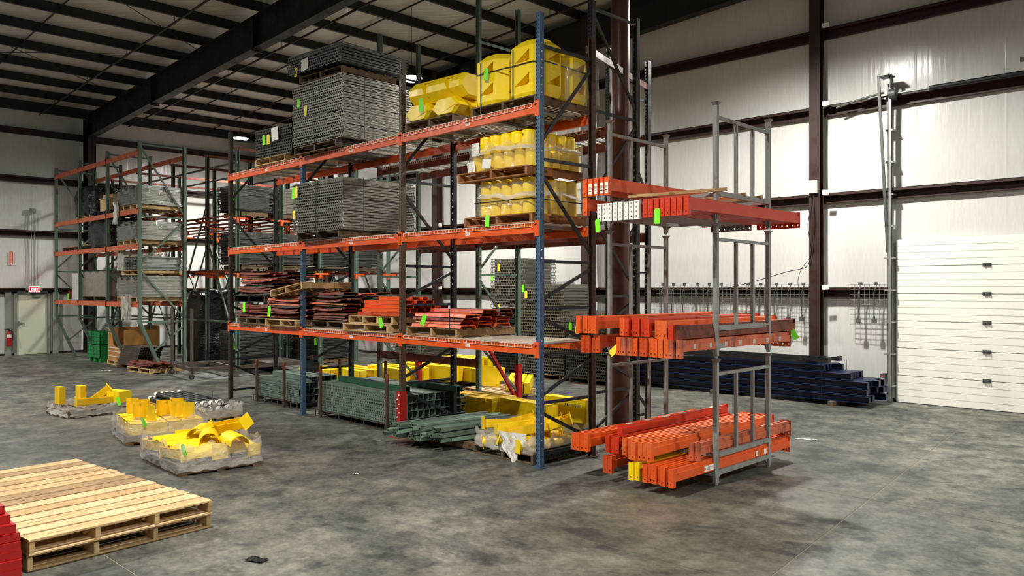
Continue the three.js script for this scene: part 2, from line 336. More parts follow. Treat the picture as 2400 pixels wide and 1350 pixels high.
{
  // roof insulation, purlins, bridging
  const ce = struct('ceiling', null, null, 'white vinyl roof insulation over dark purlins');
  const u0 = RIGHT_U - .3, u1 = WALL_U + .3, PU = []; for (let u = 30.4; u > u0; u -= 1.54) PU.push(u);
  // one strip of facing per space between purlins, sagging a little
  const nv = 70;
  for (let k = 0; k < PU.length; k++) {
    const a = PU[k], b = k + 1 < PU.length ? PU[k + 1] : u0, pos = [], uv = [], idx = [], n = 6;
    for (let j = 0; j <= nv; j++) for (let i = 0; i <= n; i++) {
      const u = a + (b - a) * i / n, v = FRONT_V + (WALL_V - FRONT_V) * j / nv;
      pos.push(-u, roofY(u) - .05 * Math.sin(Math.PI * i / n) * (.8 + .4 * Math.sin(j * 1.3 + k)) , -v); uv.push(v, u);
    }
    for (let j = 0; j < nv; j++) for (let i = 0; i < n; i++) { const p = j * (n + 1) + i, q = p + n + 1; idx.push(p, p + 1, q, q, p + 1, q + 1); }
    const g = new THREE.BufferGeometry(); g.setAttribute('position', new THREE.Float32BufferAttribute(pos, 3)); g.setAttribute('uv', new THREE.Float32BufferAttribute(uv, 2)); g.setIndex(idx); g.computeVertexNormals();
    part(ce, 'insulation_strip', g, M.roofVinyl);
  }
  {
    const m = new THREE.BoxGeometry(1, 1, 1).toNonIndexed(), p = m.attributes.position;
    for (let i = 0; i < p.count; i++) { const u = p.getX(i) < 0 ? u1 : u0; p.setXYZ(i, -u, roofY(u) + (p.getY(i) > 0 ? .3 : .06), p.getZ(i) > 0 ? -FRONT_V + .3 : -WALL_V - .3); }
    m.computeVertexNormals(); part(ce, 'roof_sheeting', boxUV(m), backing);
  }
  const pur = new MB(); { const L0 = -WALL_V, L1 = -FRONT_V; pur.bb(-.005, -.25, L0, .005, 0, L1); pur.bb(-.005, -.25, L0, .08, -.24, L1); pur.bb(-.065, -.01, L0, .005, 0, L1); pur.bb(.075, -.25, L0, .08, -.22, L1); }
  const pg = pur.geo();
  PU.forEach(u => { const p = part(ce, 'purlin', pg, M.steelDark); p.position.set(-u, roofY(u), 0); });
  part(ce, 'eave_strut', new MB().bb(-WALL_U, roofY(WALL_U) - .28, -WALL_V, -WALL_U + .18, roofY(WALL_U), -FRONT_V).geo(), M.steelDark);
  // bridging angles between the purlins and a sprinkler line hung under them
  const slope = (v, dy, r, name, mat) => part(ce, name, new MB().rod(V(-WALL_U + .1, roofY(WALL_U) + dy, -v), V(-RIGHT_U, roofY(RIGHT_U) + dy, -v), r, 6).geo(), mat);
  for (const v of [6.2, 12.5, 14.2]) slope(v, -.1, .022, 'bridging', M.steelDark);
  for (const v of [8.35, 11.25, 15.2]) {
    const p = slope(v, -.34, .028, 'sprinkler_pipe', M.steelDark);
    for (let u = 29; u > 2; u -= 3.08) part(ce, 'hanger', new MB().rod(V(-u, roofY(u) - .12, -v), V(-u, roofY(u) - .34, -v), .006, 5).add(new THREE.TorusGeometry(.035, .005, 5, 10), new THREE.Matrix4().setPosition(-u, roofY(u) - .36, -v)).geo(), M.steelDark);
  }
  // wind bracing rods of the near bay
  for (const [ua, va, ub, vb] of [[16.5, 3, 21.6, 9.8], [21.8, 3, 17, 9.8], [27, 3, 22, 9.8], [22, 3, 27.2, 9.8]]) part(ce, 'bracing_rod', new MB().rod(V(-ua, roofY(ua) - .25, -va), V(-ub, roofY(ub) - .25, -vb), .01, 5).geo(), M.steelDark);
}
// pipe column carrying the rafter, with the white corner of its guard
{
  const c = struct('pipe_column', null, null, 'round dark red steel pipe column between the racks', W(7.35, 9.8));
  part(c, 'shaft', new MB().cyl(.138, .138, 8.6, 0, 4.3, 0, 40).geo(), M.pipe);
  part(c, 'cap_plate', new MB().bb(-.25, 8.58, -.2, .25, 8.62, .2).geo(), M.steelDark);
  part(c, 'base_plate', new MB().bb(-.22, 0, -.22, .22, .02, .22).geo(), M.steelDark);
}
// ---------- high bay lamps ----------
{
  const glow = new THREE.MeshStandardMaterial({ color: 0xffffff, emissive: 0xf4f8ff, emissiveIntensity: 26, roughness: .4 });
  const ref = (pts) => new THREE.LatheGeometry(pts.map(p => new THREE.Vector2(...p)), 32);
  const proto = new THREE.Group(); proto.name = 'high_bay_lamp';
  part(proto, 'housing', ref([[.001, .2], [.09, .2], [.1, .1], [.24, .07], [.275, .0], [.28, -.03], [.27, -.03], [.25, .015], [.001, .03]]), M.steelDark);
  part(proto, 'lens', ref([[.24, .01], [.235, -.03], [.2, -.08], [.12, -.115], [.001, -.125]]), glow).castShadow = false;
  LAMPS.forEach(([u, v], i) => {
    const o = proto.clone(); o.name = numbered('high_bay_lamp'); scene.add(o); o.position.copy(W(u, v, LAMP_Y)); part(o, 'hanger', new MB().rod(V(0, .19, 0), V(0, roofY(u) - LAMP_Y, 0), .006, 6).geo(), M.steelDark);
    tag(o, i === 0 ? 'lit round high bay lamp hanging before the far corner of the hall' : i === 1 ? 'lit round high bay lamp hanging behind the wire deck stacks' : 'lit round high bay lamp hanging from the roof out of view', 'lamp', 'high bay lamps under the roof');
    const s = new THREE.SpotLight(0xfffcf3, LAMP_POWER, 0, deg(87), .62, 2); s.position.copy(W(u, v, LAMP_Y - .16)); s.target.position.copy(W(u, v, 0)); scene.add(s, s.target);
    s.castShadow = true; s.shadow.mapSize.set(1024, 1024); s.shadow.radius = 8;
  });
}
// ---------- pallet racks ----------
const postCache = new Map();
function postGeo(h, holes = true) {                // front face at z = 0, channel open to the back, slots two inches apart
  const key = h.toFixed(2) + holes; if (postCache.has(key)) return postCache.get(key);
  const m = new MB(), w = .08, d = .072, t = .0035, P = .0508, n = Math.floor((h - .06) / P);
  if (holes) {
    const xs = [-w / 2, -.027, -.013, .013, .027, w / 2];
    m.bb(xs[0], 0, 0, xs[1], h, -t).bb(xs[2], 0, 0, xs[3], h, -t).bb(xs[4], 0, 0, xs[5], h, -t);
    for (const [a, b] of [[xs[1], xs[2]], [xs[3], xs[4]]]) { m.bb(a, 0, 0, b, .05, -t); for (let k = 0; k < n; k++) m.bb(a, .05 + k * P + .024, 0, b, Math.min(h, .05 + (k + 1) * P), -t); }
    for (const sx of [-1, 1]) {
      const x0 = sx * w / 2, x1 = sx * (w / 2 - t);
      m.bb(x0, 0, -t, x1, h, -.028).bb(x0, 0, -.038, x1, h, -d);
      for (let k = 0; k * 2 < n; k++) m.bb(x0, .03 + k * 2 * P + .016, -.028, x1, Math.min(h, .03 + (k + 1) * 2 * P), -.038);
    }
  } else { m.bb(-w / 2, 0, 0, w / 2, h, -t); for (const sx of [-1, 1]) m.bb(sx * w / 2, 0, 0, sx * (w / 2 - t), h, -d); }
  for (const sx of [-1, 1]) m.bb(sx * w / 2, 0, -d, sx * (w / 2 - .018), h, -d + t);
  const g = m.geo(); postCache.set(key, g); return g;
}
const footGeo = new MB().bb(-.075, 0, .035, .075, .009, -.105).cyl(.011, .011, .03, .055, .02, .015, 8).cyl(.011, .011, .03, -.055, .02, -.085, 8).geo();
const beamCache = new Map();
function beamGeo(L, h) { const k = L.toFixed(3) + h; if (!beamCache.has(k)) { const m = new MB(); m.bb(-L / 2, -h, 0, L / 2, -.042, -.05).bb(-L / 2, -.042, -.005, L / 2, 0, -.032); beamCache.set(k, m.geo()); } return beamCache.get(k); }
const connGeo = (() => { const m = new MB(); m.bb(-.035, -.165, .001, .035, .03, .006).bb(.03, -.165, .006, .036, .03, -.05); for (const y of [-.13, -.05]) m.cyl(.008, .008, .006, -.012, y, .008, 8, Math.PI / 2); return m.geo(); })();
const clipGeo = new MB().box(.03, .012, .012, 0, 0, .008, 0, 0, .6).geo();
const stickerMat = std(0xffffff, .55, 0, { map: printed(128, 64, (g, w, h) => { g.fillStyle = '#efe9dc'; g.fillRect(0, 0, w, h); g.fillStyle = '#333'; for (let i = 0; i < 9; i++) g.fillRect(14 + i * 11, 16, 4 + (i % 3) * 2, 18); g.fillRect(14, 42, 96, 6); }) });
const stickerGeo = new THREE.BoxGeometry(.085, .042, .002);
function beam(parent, L, h, mat, x, y, z, back, opt = {}) {
  const b = part(parent, 'crossbeam', beamGeo(L, h), mat, opt.label); b.position.set(x, y, z); if (back) b.rotation.y = Math.PI;
  if (opt.plain) return b;
  for (const s of [-1, 1]) { const c = part(b, 'connector_plate', connGeo, mat); c.position.set(s * (L / 2 + .0), 0, 0); if (s < 0) c.scale.x = -1; c.position.x += s * .032; const k = part(b, 'safety_clip', clipGeo, M.blackPost); k.position.set(s * (L / 2 + .02), -.02, .004); }
  if (opt.sticker !== undefined) { const t = part(b, 'bar_code_sticker', stickerGeo, stickerMat, 'small pale bar code sticker'); t.position.set(opt.sticker * L, -h * .62, .0015); }
  return b;
}
const BRACE1 = { struts: [.17, .79, 1.38, 1.96, 2.54, 3.8, 5.2], diags: [[.67, .24], [.88, 1.28], [1.85, 1.48], [2.06, 2.46], [3.62, 2.66], [4.02, 5.08]] };
function addFrame(r, x, depth, h, o) {             // o: front, rear, brace materials; feet; bracing
  const hf = o.hf || h, f = part(r, 'post', postGeo(hf, o.holes !== false), o.front, o.frontLabel); f.position.set(x, 0, 0);
  const b = part(r, 'post', postGeo(h, o.holes !== false), o.rear); b.position.set(x, 0, -depth); b.rotation.y = Math.PI;
  for (const [m, z, q] of [[o.front, 0, 0], [o.rear, -depth, Math.PI]]) { const t = part(r, 'foot_plate', footGeo, o.foot || m); t.position.set(x, 0, z); t.rotation.y = q; }
  const z0 = -.06, z1 = -depth + .06, br = o.bracing || BRACE1;
  for (const y of br.struts) if (y < h - .04) part(r, 'strut', new MB().bar(V(x, y, z0), V(x, y, z1), .028, .04).geo(), o.brace);
  for (const [a, c] of br.diags) if (Math.max(a, c) < h) part(r, 'diagonal_brace', new MB().bar(V(x, a, z0), V(x, c, z1), .028, .04).geo(), o.brace);
}
// wire deck: wires over channels, lips falling over the beams at front and back
const deckCache = new Map();
function deckGeos(w, d) {
  const k = w + '/' + d; if (deckCache.has(k)) return deckCache.get(k);
  const a = new MB(), r = .0055, lip = .046, nz = Math.round(w / .062), nx = 9;
  for (let i = 0; i <= nz; i++) { const x = -w / 2 + w * i / nz; a.bb(x - r / 2, 0, .012, x + r / 2, r, -d - .012); for (const s of [0, 1]) { const z = s ? -d - .012 : .012; a.bb(x - r / 2, -lip, z - r / 2, x + r / 2, r, z + r / 2); } }
  for (let i = 0; i <= nx; i++) { const z = -.02 - (d - .04) * i / nx; a.bb(-w / 2, r, z - r / 2, w / 2, 2 * r, z + r / 2); }
  for (const z of [.015, -d - .015]) for (const y of [-.002, -lip]) a.bb(-w / 2, y - r / 2, z - r / 2, w / 2, y + r / 2, z + r / 2);
  const c = new MB(); c.bb(-.035, -.036, -.035, .035, -.033, -d + .035).bb(-.035, -.036, -.035, -.032, -.001, -d + .035).bb(.032, -.036, -.035, .035, -.001, -d + .035);
  const q = { wires: a.geo(), channel: c.geo() }; deckCache.set(k, q); return q;
}
function wireDeck(pos, turn, w, d, label, group) {
  const t = thing('wire_deck', label, 'wire deck', pos, turn, group), g = deckGeos(w, d);
  part(t, 'mesh', g.wires, M.wireLip);
  for (const x of [-.32, 0, .32]) { const c = part(t, 'channel', g.channel, M.galv); c.position.x = x * w; }
  return t;
}
// --- the orange front rack ---
const R1 = { pos: W(6.75, 7.32), turn: deg(-2.0), depth: 1.05, xs: [0, -2.86, -5.81, -8.71] };
const LV = [1.515, 3.015, 4.49];
function inR1(x, y, z) { return V(x, y, z).applyAxisAngle(V(0, 1, 0), R1.turn).add(R1.pos); }
{
  const r = thing('pallet_rack', 'orange beam pallet rack with slate blue end post and loads of wire decks', 'rack', R1.pos, R1.turn);
  const front = [M.slate, M.brownPost, M.slate, M.brownDark];
  R1.xs.forEach((x, i) => addFrame(r, x, R1.depth, 5.5, { front: front[i], rear: i ? M.navy : M.brownPost, brace: M.navy, hf: i === 3 ? 5.35 : 5.6 }));
  const D = R1.depth;
  LV.forEach((y, l) => R1.xs.slice(0, 3).forEach((x, i) => {
    const L = x - R1.xs[i + 1] - .08, c = (x + R1.xs[i + 1]) / 2;
    beam(r, L, .125, M.orange, c, y, .008, false, { sticker: .04 + .01 * i });
    beam(r, L, .125, M.orange, c, y, -D - .008, true);
  }));
  // red steel guard bolted round the foot of the second post
  const g = part(r, 'post_guard', new MB().bb(-.055, 0, .02, .055, .68, .012).bb(-.055, 0, .02, -.048, .68, -.09).bb(.048, 0, .02, .055, .68, -.09).bb(-.12, 0, .09, .09, .01, -.16).geo(), M.red, 'red bolted post guard'); g.position.set(R1.xs[1], 0, .02);
  for (let k = 0; k < 6; k++) { const b = part(g, 'bolt', new MB().cyl(.011, .011, .012, 0, 0, 0, 8, Math.PI / 2).geo(), M.paper); b.position.set(k % 2 ? .02 : -.02, .3 + k * .065, .024); }
  const bay = ['beside the blue end post', 'left of the brown post', 'in the far bay'], lev = ['bottom', 'middle', 'top'];
  LV.forEach((y, l) => R1.xs.slice(0, 3).forEach((x, i) => { for (const q of [-.69, .69]) { const c = (x + R1.xs[i + 1]) / 2 + q; wireDeck(inR1(c, y + .002, .003), R1.turn, 1.3, D + .006, `grey wire mesh deck on the ${lev[l]} orange shelf ${bay[i]}`, 'wire decks lying on the orange rack'); } }));
}
// --- tall single frame and the green rack standing behind it ---
{
  const f = thing('upright_frame', 'tall black upright frame standing behind the slate blue end post', 'rack frame', W(6.86, 8.47));
  addFrame(f, 0, 1.08, 6.06, { front: M.blackPost, rear: M.blackPost, brace: M.blackPost, bracing: { struts: [.2, .8, 1.45, 2.1, 3.3, 4.6, 5.97], diags: [[.3, .75], [1.35, .9], [1.55, 2.05], [3.15, 2.2], [3.45, 4.5], [5.9, 4.75]] } });
  part(f, 'row_spacer', new MB().bar(V(-.05, 5.42, 0), V(-.68, 5.42, -2.25), .05, .09).geo(), M.pipe, 'reddish row spacer');
}
const R2 = { pos: W(7.58, 9.78), turn: deg(-1), xs: [0, -2.95, -5.95], depth: 1.06 };
function inR2(x, y, z) { return V(x, y, z).applyAxisAngle(V(0, 1, 0), R2.turn).add(R2.pos); }
{
  const r = thing('pallet_rack', 'rust red beam pallet rack with grey green posts behind the orange rack', 'rack', R2.pos, R2.turn);
  const B = { struts: [.2, 1.25, 2.45, 3.6, 5.2, 6.6], diags: [[2.35, 1.3], [1.2, .3], [2.55, 3.5], [5.1, 3.7], [5.3, 6.5]] };
  R2.xs.forEach((x, i) => addFrame(r, x, R2.depth, i ? 7.4 : 5.85, { front: i ? M.green : M.blackPost, rear: i ? M.green : M.blackPost, brace: i ? M.green : M.blackPost, bracing: B }));
  for (const y of [.95, 3.1, 4.66]) R2.xs.slice(0, 2).forEach((x, i) => { if (y < 1 && !i) return; const L = x - R2.xs[i + 1] - .08, c = (x + R2.xs[i + 1]) / 2; for (const b of y < 1 ? [0] : [0, 1]) beam(r, L, .15, M.rustRed, c, y, b ? -R2.depth - .008 : .008, b); });
  // red guarded leg and brace of the middle frame
  part(r, 'post_guard', new MB().bb(-.05, 0, -R2.depth - .02, .05, .8, -R2.depth + .08).geo(), M.red, 'red post guard').position.x = R2.xs[1];
  part(r, 'diagonal_brace', new MB().bar(V(0, 1.35, -.08), V(0, .12, -R2.depth + .1), .045, .05).geo(), M.red, 'red diagonal brace').position.x = R2.xs[1] + .05;
  part(r, 'strut', new MB().bar(V(0, .12, -.5), V(0, .12, -R2.depth + .1), .045, .05).geo(), M.red).position.x = R2.xs[1] + .05;
  part(r, 'post_guard', new MB().bb(-.05, .0, -R2.depth - .02, .05, .75, -R2.depth + .08).geo(), M.red, 'red post guard').position.x = R2.xs[2];
  for (const y of [3.1, 4.66]) R2.xs.slice(0, 2).forEach((x, i) => { for (const q of [-.7, .7]) wireDeck(inR2((x + R2.xs[i + 1]) / 2 + q, y + .002, .003), R2.turn, 1.32, R2.depth + .006, `grey wire mesh deck on the ${y > 4 ? 'upper' : 'lower'} rust red beams of the rear rack`, 'wire decks lying on the rear rack'); });
}
// --- green rack with cantilevered legs by the side wall ---
const R3 = { u: [21.7, 24.0, 26.3, 28.5], v: 8.22, depth: 1.25, y: [1.85, 3.37, 4.3, 5.82] };
{
  const pos = W(R3.u[0], R3.v);
  const r = thing('pallet_rack', 'green rack with orange beams and slanting legs beside the exit door', 'rack', pos, 0);
  const H = 6.05, K = 1.3, D = R3.depth;
  const plain = (h, y0) => new MB().bb(-.045, y0, 0, .045, h, -.004).bb(-.045, y0, 0, -.041, h, -.075).bb(.041, y0, 0, .045, h, -.075).geo();
  const gUp = plain(H, K), gFull = plain(H, 0);
  for (const u of R3.u) {
    const x = R3.u[0] - u, base = x;
    part(r, 'post', gUp, M.green).position.set(base, 0, 0);
    const b = part(r, 'post', gFull, M.green); b.position.set(base, 0, -D); b.rotation.y = Math.PI;
    part(r, 'slanting_leg', new MB().bar(V(base, K + .02, -.04), V(base, 0, -.62), .09, .075).geo(), M.green);
    part(r, 'foot_plate', new MB().bb(base - .08, 0, -.52, base + .08, .01, -.72).geo(), M.green);
    part(r, 'foot_plate', new MB().bb(base - .08, 0, -D - .04, base + .08, .01, -D + .12).geo(), M.green);
    for (const y of [1.33, 2.75, 4.1, 5.97]) part(r, 'strut', new MB().bar(V(base, y, -.06), V(base, y, -D + .06), .03, .045).geo(), M.green);
    for (const [a, c, z] of [[.55, 1.2, -.4], [2.65, 1.45, -.06], [2.85, 4.0, -.06], [5.9, 4.2, -.06]]) part(r, 'diagonal_brace', new MB().bar(V(base, a, z), V(base, c, -D + .06), .03, .045).geo(), M.green);
  }
  for (const y of R3.y) for (let i = 0; i < 3; i++) for (const b of [0, 1]) {
    if (b && y > 5) { }
    const L = R3.u[i + 1] - R3.u[i] - .09, c = R3.u[0] - (R3.u[i] + R3.u[i + 1]) / 2;
    beam(r, L, .13, M.orangeDull, c, y, b ? -D - .008 : .008, b);
  }
}
// --- drive-in rack filling the far corner ---
const DI = { u: [20.5, 22.3, 24.6, 27.2, 29.6], v: [10.35, 11.65, 12.9, 14.15, 15.35], arm: [2.66, 4.12], H: 6.0 };
{
  const r = thing('drive_in_rack', 'deep drive in rack with pale green posts and orange arms in the far corner', 'rack', W(DI.u[0], DI.v[0]), 0);
  const gp = new MB().bb(-.05, 0, -.04, .05, DI.H, -.036).bb(-.05, 0, .036, .05, DI.H, .04).bb(-.05, 0, -.04, -.046, DI.H, .04).geo(), arm = new MB().bb(-.03, -.05, -.33, .03, 0, .33).bb(-.03, -.16, -.05, .03, -.05, .05).geo();
  const LX = u => DI.u[0] - u, LZ = v => DI.v[0] - v;
  for (const v of DI.v) {
    DI.u.forEach((u, i) => {
      const p = part(r, 'post', gp, i ? M.green : M.greenPale); p.position.set(LX(u), 0, LZ(v));
      for (const y of DI.arm) part(r, 'arm', arm, M.orange).position.set(LX(u), y, LZ(v));
      part(r, 'foot_plate', new MB().bb(-.09, 0, -.08, .09, .01, .08).geo(), M.green).position.set(LX(u), 0, LZ(v));
    });
    for (const y of DI.arm) for (const s of [-1, 1]) part(r, 'pallet_rail', new MB().bb(LX(DI.u[4]), y, -.03, .25, y + .05, .03).geo(), M.rustRed).position.z = LZ(v) + s * .3;
    for (let i = 0; i + 1 < DI.u.length; i += 1) {
      part(r, 'diagonal_brace', new MB().bar(V(LX(DI.u[i]), i % 2 ? 4.6 : .5, 0), V(LX(DI.u[i + 1]), i % 2 ? 1.0 : 3.6, 0), .035, .05).geo(), M.green).position.z = LZ(v);
      part(r, 'strut', new MB().bar(V(LX(DI.u[i]), 1.3, 0), V(LX(DI.u[i + 1]), 1.3, 0), .035, .05).geo(), M.green).position.z = LZ(v);
      part(r, 'strut', new MB().bar(V(LX(DI.u[i]), 5.6, 0), V(LX(DI.u[i + 1]), 5.6, 0), .035, .05).geo(), M.green).position.z = LZ(v);
    }
  }
  for (const u of DI.u) part(r, 'top_tie', new MB().bb(-.025, DI.H - .07, -LZ(DI.v[0]) + .1, .025, DI.H, LZ(DI.v[4]) - .1).geo(), M.rustRed, 'orange tie along the top').position.x = LX(u);
}
// ---------- pallets ----------
const geoCache = new Map();
const cached = (k, f) => { if (!geoCache.has(k)) geoCache.set(k, f()); return geoCache.get(k); };
const plank = (x, y, z) => cached(`pl${x.toFixed(3)}_${y.toFixed(3)}_${z.toFixed(3)}`, () => {   // board with eased edges
  const c = .003, s = new THREE.Shape(); const a = y / 2, b = Math.min(x, z) / 2, L = Math.max(x, z);
  s.moveTo(-b + c, -a).lineTo(b - c, -a).lineTo(b, -a + c).lineTo(b, a - c).lineTo(b - c, a).lineTo(-b + c, a).lineTo(-b, a - c).lineTo(-b, -a + c).closePath();
  let g = new THREE.ExtrudeGeometry(s, { depth: L, bevelEnabled: false }); g.translate(0, 0, -L / 2); if (x >= z) g.rotateY(Math.PI / 2);
  g = boxUV(g); const u = g.attributes.uv; if (x >= z) { } else for (let i = 0; i < u.count; i++) { const q = u.getX(i); u.setXY(i, u.getY(i), q); }
  return g;
});
function pallet(pos, turn, o) {                    // o: lx, lz, along ('x' boards run along x), n, mats, label, group, tilt
  const t = thing(o.name || 'wooden_pallet', o.label, 'pallet', pos, turn, o.group);
  const { lx, lz, along = 'x', n = 7, nb = 3, ns = 3, mats = M.woods } = o, T = .018, S = .09, H = T * 2 + S;
  const L = along === 'x' ? lx : lz, A = along === 'x' ? lz : lx, bw = o.bw || (n > 8 ? A / n * .88 : .1), sw = .04;
  const put = (name, g, y, a, m, q = 0) => { const p = part(t, name, g, m); if (along === 'x') p.position.set(q, y, a); else p.position.set(a, y, q); return p; };
  const bg = along === 'x' ? plank(L, T, bw) : plank(bw, T, L), sg = along === 'x' ? plank(sw, S, A) : plank(A, S, sw);
  for (let i = 0; i < n; i++) { const p = put('deck_board', bg, H - T / 2, -A / 2 + bw / 2 + (A - bw) * i / (n - 1) + rr(-.004, .004), pick(mats), rr(-.012, .012)); p.rotation.y = rr(-.006, .006); }
  for (let i = 0; i < nb; i++) put('bottom_board', bg, T / 2, -A / 2 + bw / 2 + (A - bw) * i / (nb - 1), pick(mats));
  for (let i = 0; i < ns; i++) { const q = -L / 2 + sw / 2 + (L - sw) * i / (ns - 1); const p = part(t, 'stringer', sg, pick(mats)); if (along === 'x') p.position.set(q, T + S / 2, 0); else p.position.set(0, T + S / 2, q); }
  if (o.tilt) t.rotation.set(o.tilt[0], turn, o.tilt[1]);
  return t;
}
const PH = .126;
// ---------- stacked wire decks ----------
function stackDeckGeo(w, d, pitch) {
  return cached(`sd${w}_${d}_${pitch}`, () => {
    const m = new MB(), r = .008, nz = Math.round(w / .058), h = pitch * .82;
    for (let i = 0; i <= nz; i++) {
      const x = -w / 2 + w * i / nz; m.bb(x - r / 2, 0, d / 2, x + r / 2, r, -d / 2);
      for (const z of [d / 2, -d / 2]) m.add(unit, new THREE.Matrix4().compose(V(x + .008, -h / 2, z), new THREE.Quaternion().setFromEuler(new THREE.Euler(0, 0, .25)), V(r, h * 1.1, r)));
    }
    for (let i = 0; i <= 8; i++) { const z = -d / 2 + d * i / 8; m.bb(-w / 2 - .012, r, z - r / 2, w / 2 + .012, 2 * r, z + r / 2); }
    for (const z of [d / 2, -d / 2]) for (const y of [0, -h]) m.bb(-w / 2, y - r / 2, z - r / 2, w / 2, y + r / 2, z + r / 2);
    for (const x of [-w / 2 + .14, -.02, w / 2 - .14]) m.bb(x - .03, -h * .85, d / 2 - .03, x + .03, -h * .85 + .004, -d / 2 + .03).bb(x - .03, -h * .85, d / 2 - .03, x - .026, 0, -d / 2 + .03).bb(x + .026, -h * .85, d / 2 - .03, x + .03, 0, -d / 2 + .03);
    for (const x of [-w / 2, w / 2]) m.bb(x - .006, 0, d / 2, x + .006, .012, -d / 2).bb(x - .004, -h * .75, d / 2 - .01, x + .004, -h * .75 + .008, -d / 2 + .01);
    return m.geo();
  });
}
function deckStack(cu, cv, y0, n, w, d, pitch, turn, label, group, mat = M.wire, lean = 0) {
  const g = stackDeckGeo(w, d, pitch);
  for (let k = 0; k < n; k++) {
    const s = single('stacked_wire_deck', g, mat, k === n - 1 ? label.replace('wire deck', 'topmost wire deck') : label, 'wire deck', W(cu + rr(-.014, .014) + lean * k / n, cv + rr(-.012, .012), y0 + pitch * (k + 1) - .012), turn + rr(-.012, .012) + (k % 2 ? 0 : Math.PI), group);
    s.rotation.z = rr(-.003, .003);
  }
}
function strapLoop(name, cu, cv, y0, y1, w, d, axis, mat, label) {  // band over the top and down the sides
  const m = new MB(), t = .0015, b = .016, e = .02;
  if (axis === 'x') { m.bb(-b / 2, y1, d / 2 + e, b / 2, y1 + t, -d / 2 - e); for (const s of [-1, 1]) m.bb(-b / 2, y0, s * (d / 2 + e), b / 2, y1, s * (d / 2 + e + t)); }
  else { m.bb(w / 2 + e, y1, -b / 2, -w / 2 - e, y1 + t, b / 2); for (const s of [-1, 1]) m.bb(s * (w / 2 + e), y0, -b / 2, s * (w / 2 + e + t), y1, b / 2); }
  return single(name, m.geo(), mat, label, 'strap', W(cu, cv), 0);
}
const tagGeo = cached('tag', () => { const s = new THREE.Shape(); s.moveTo(-.032, -.13).lineTo(.032, -.13).lineTo(.032, -.015).lineTo(.02, 0).lineTo(-.02, 0).lineTo(-.032, -.015).closePath(); const h = new THREE.Path(); h.absellipse(0, -.015, .006, .006, 0, 6.3); s.holes.push(h); const g = new THREE.ExtrudeGeometry(s, { depth: .0012, bevelEnabled: false, curveSegments: 6 }); return boxUV(g); });
function hangTag(u, v, y, color, where, turn = 0, roll = 0, scale = 1) {
  const o = single('hang_tag', tagGeo, { green: M.tagGreen, yellow: M.tagYellow, white: M.paper }[color], `${color === 'green' ? 'bright green' : color} hang tag ${where}`, 'tag', W(u, v, y), turn);
  o.rotation.z = roll; o.scale.setScalar(scale); return o;
}
function paperSheet(u, v, y, w, h, where, turn = 0, roll = 0, print) { const o = single('paper_sheet', new THREE.BoxGeometry(w, h, .002), print || M.paper, `white paper sheet ${where}`, 'paper', W(u, v, y), turn); o.rotation.z = roll; return o; }
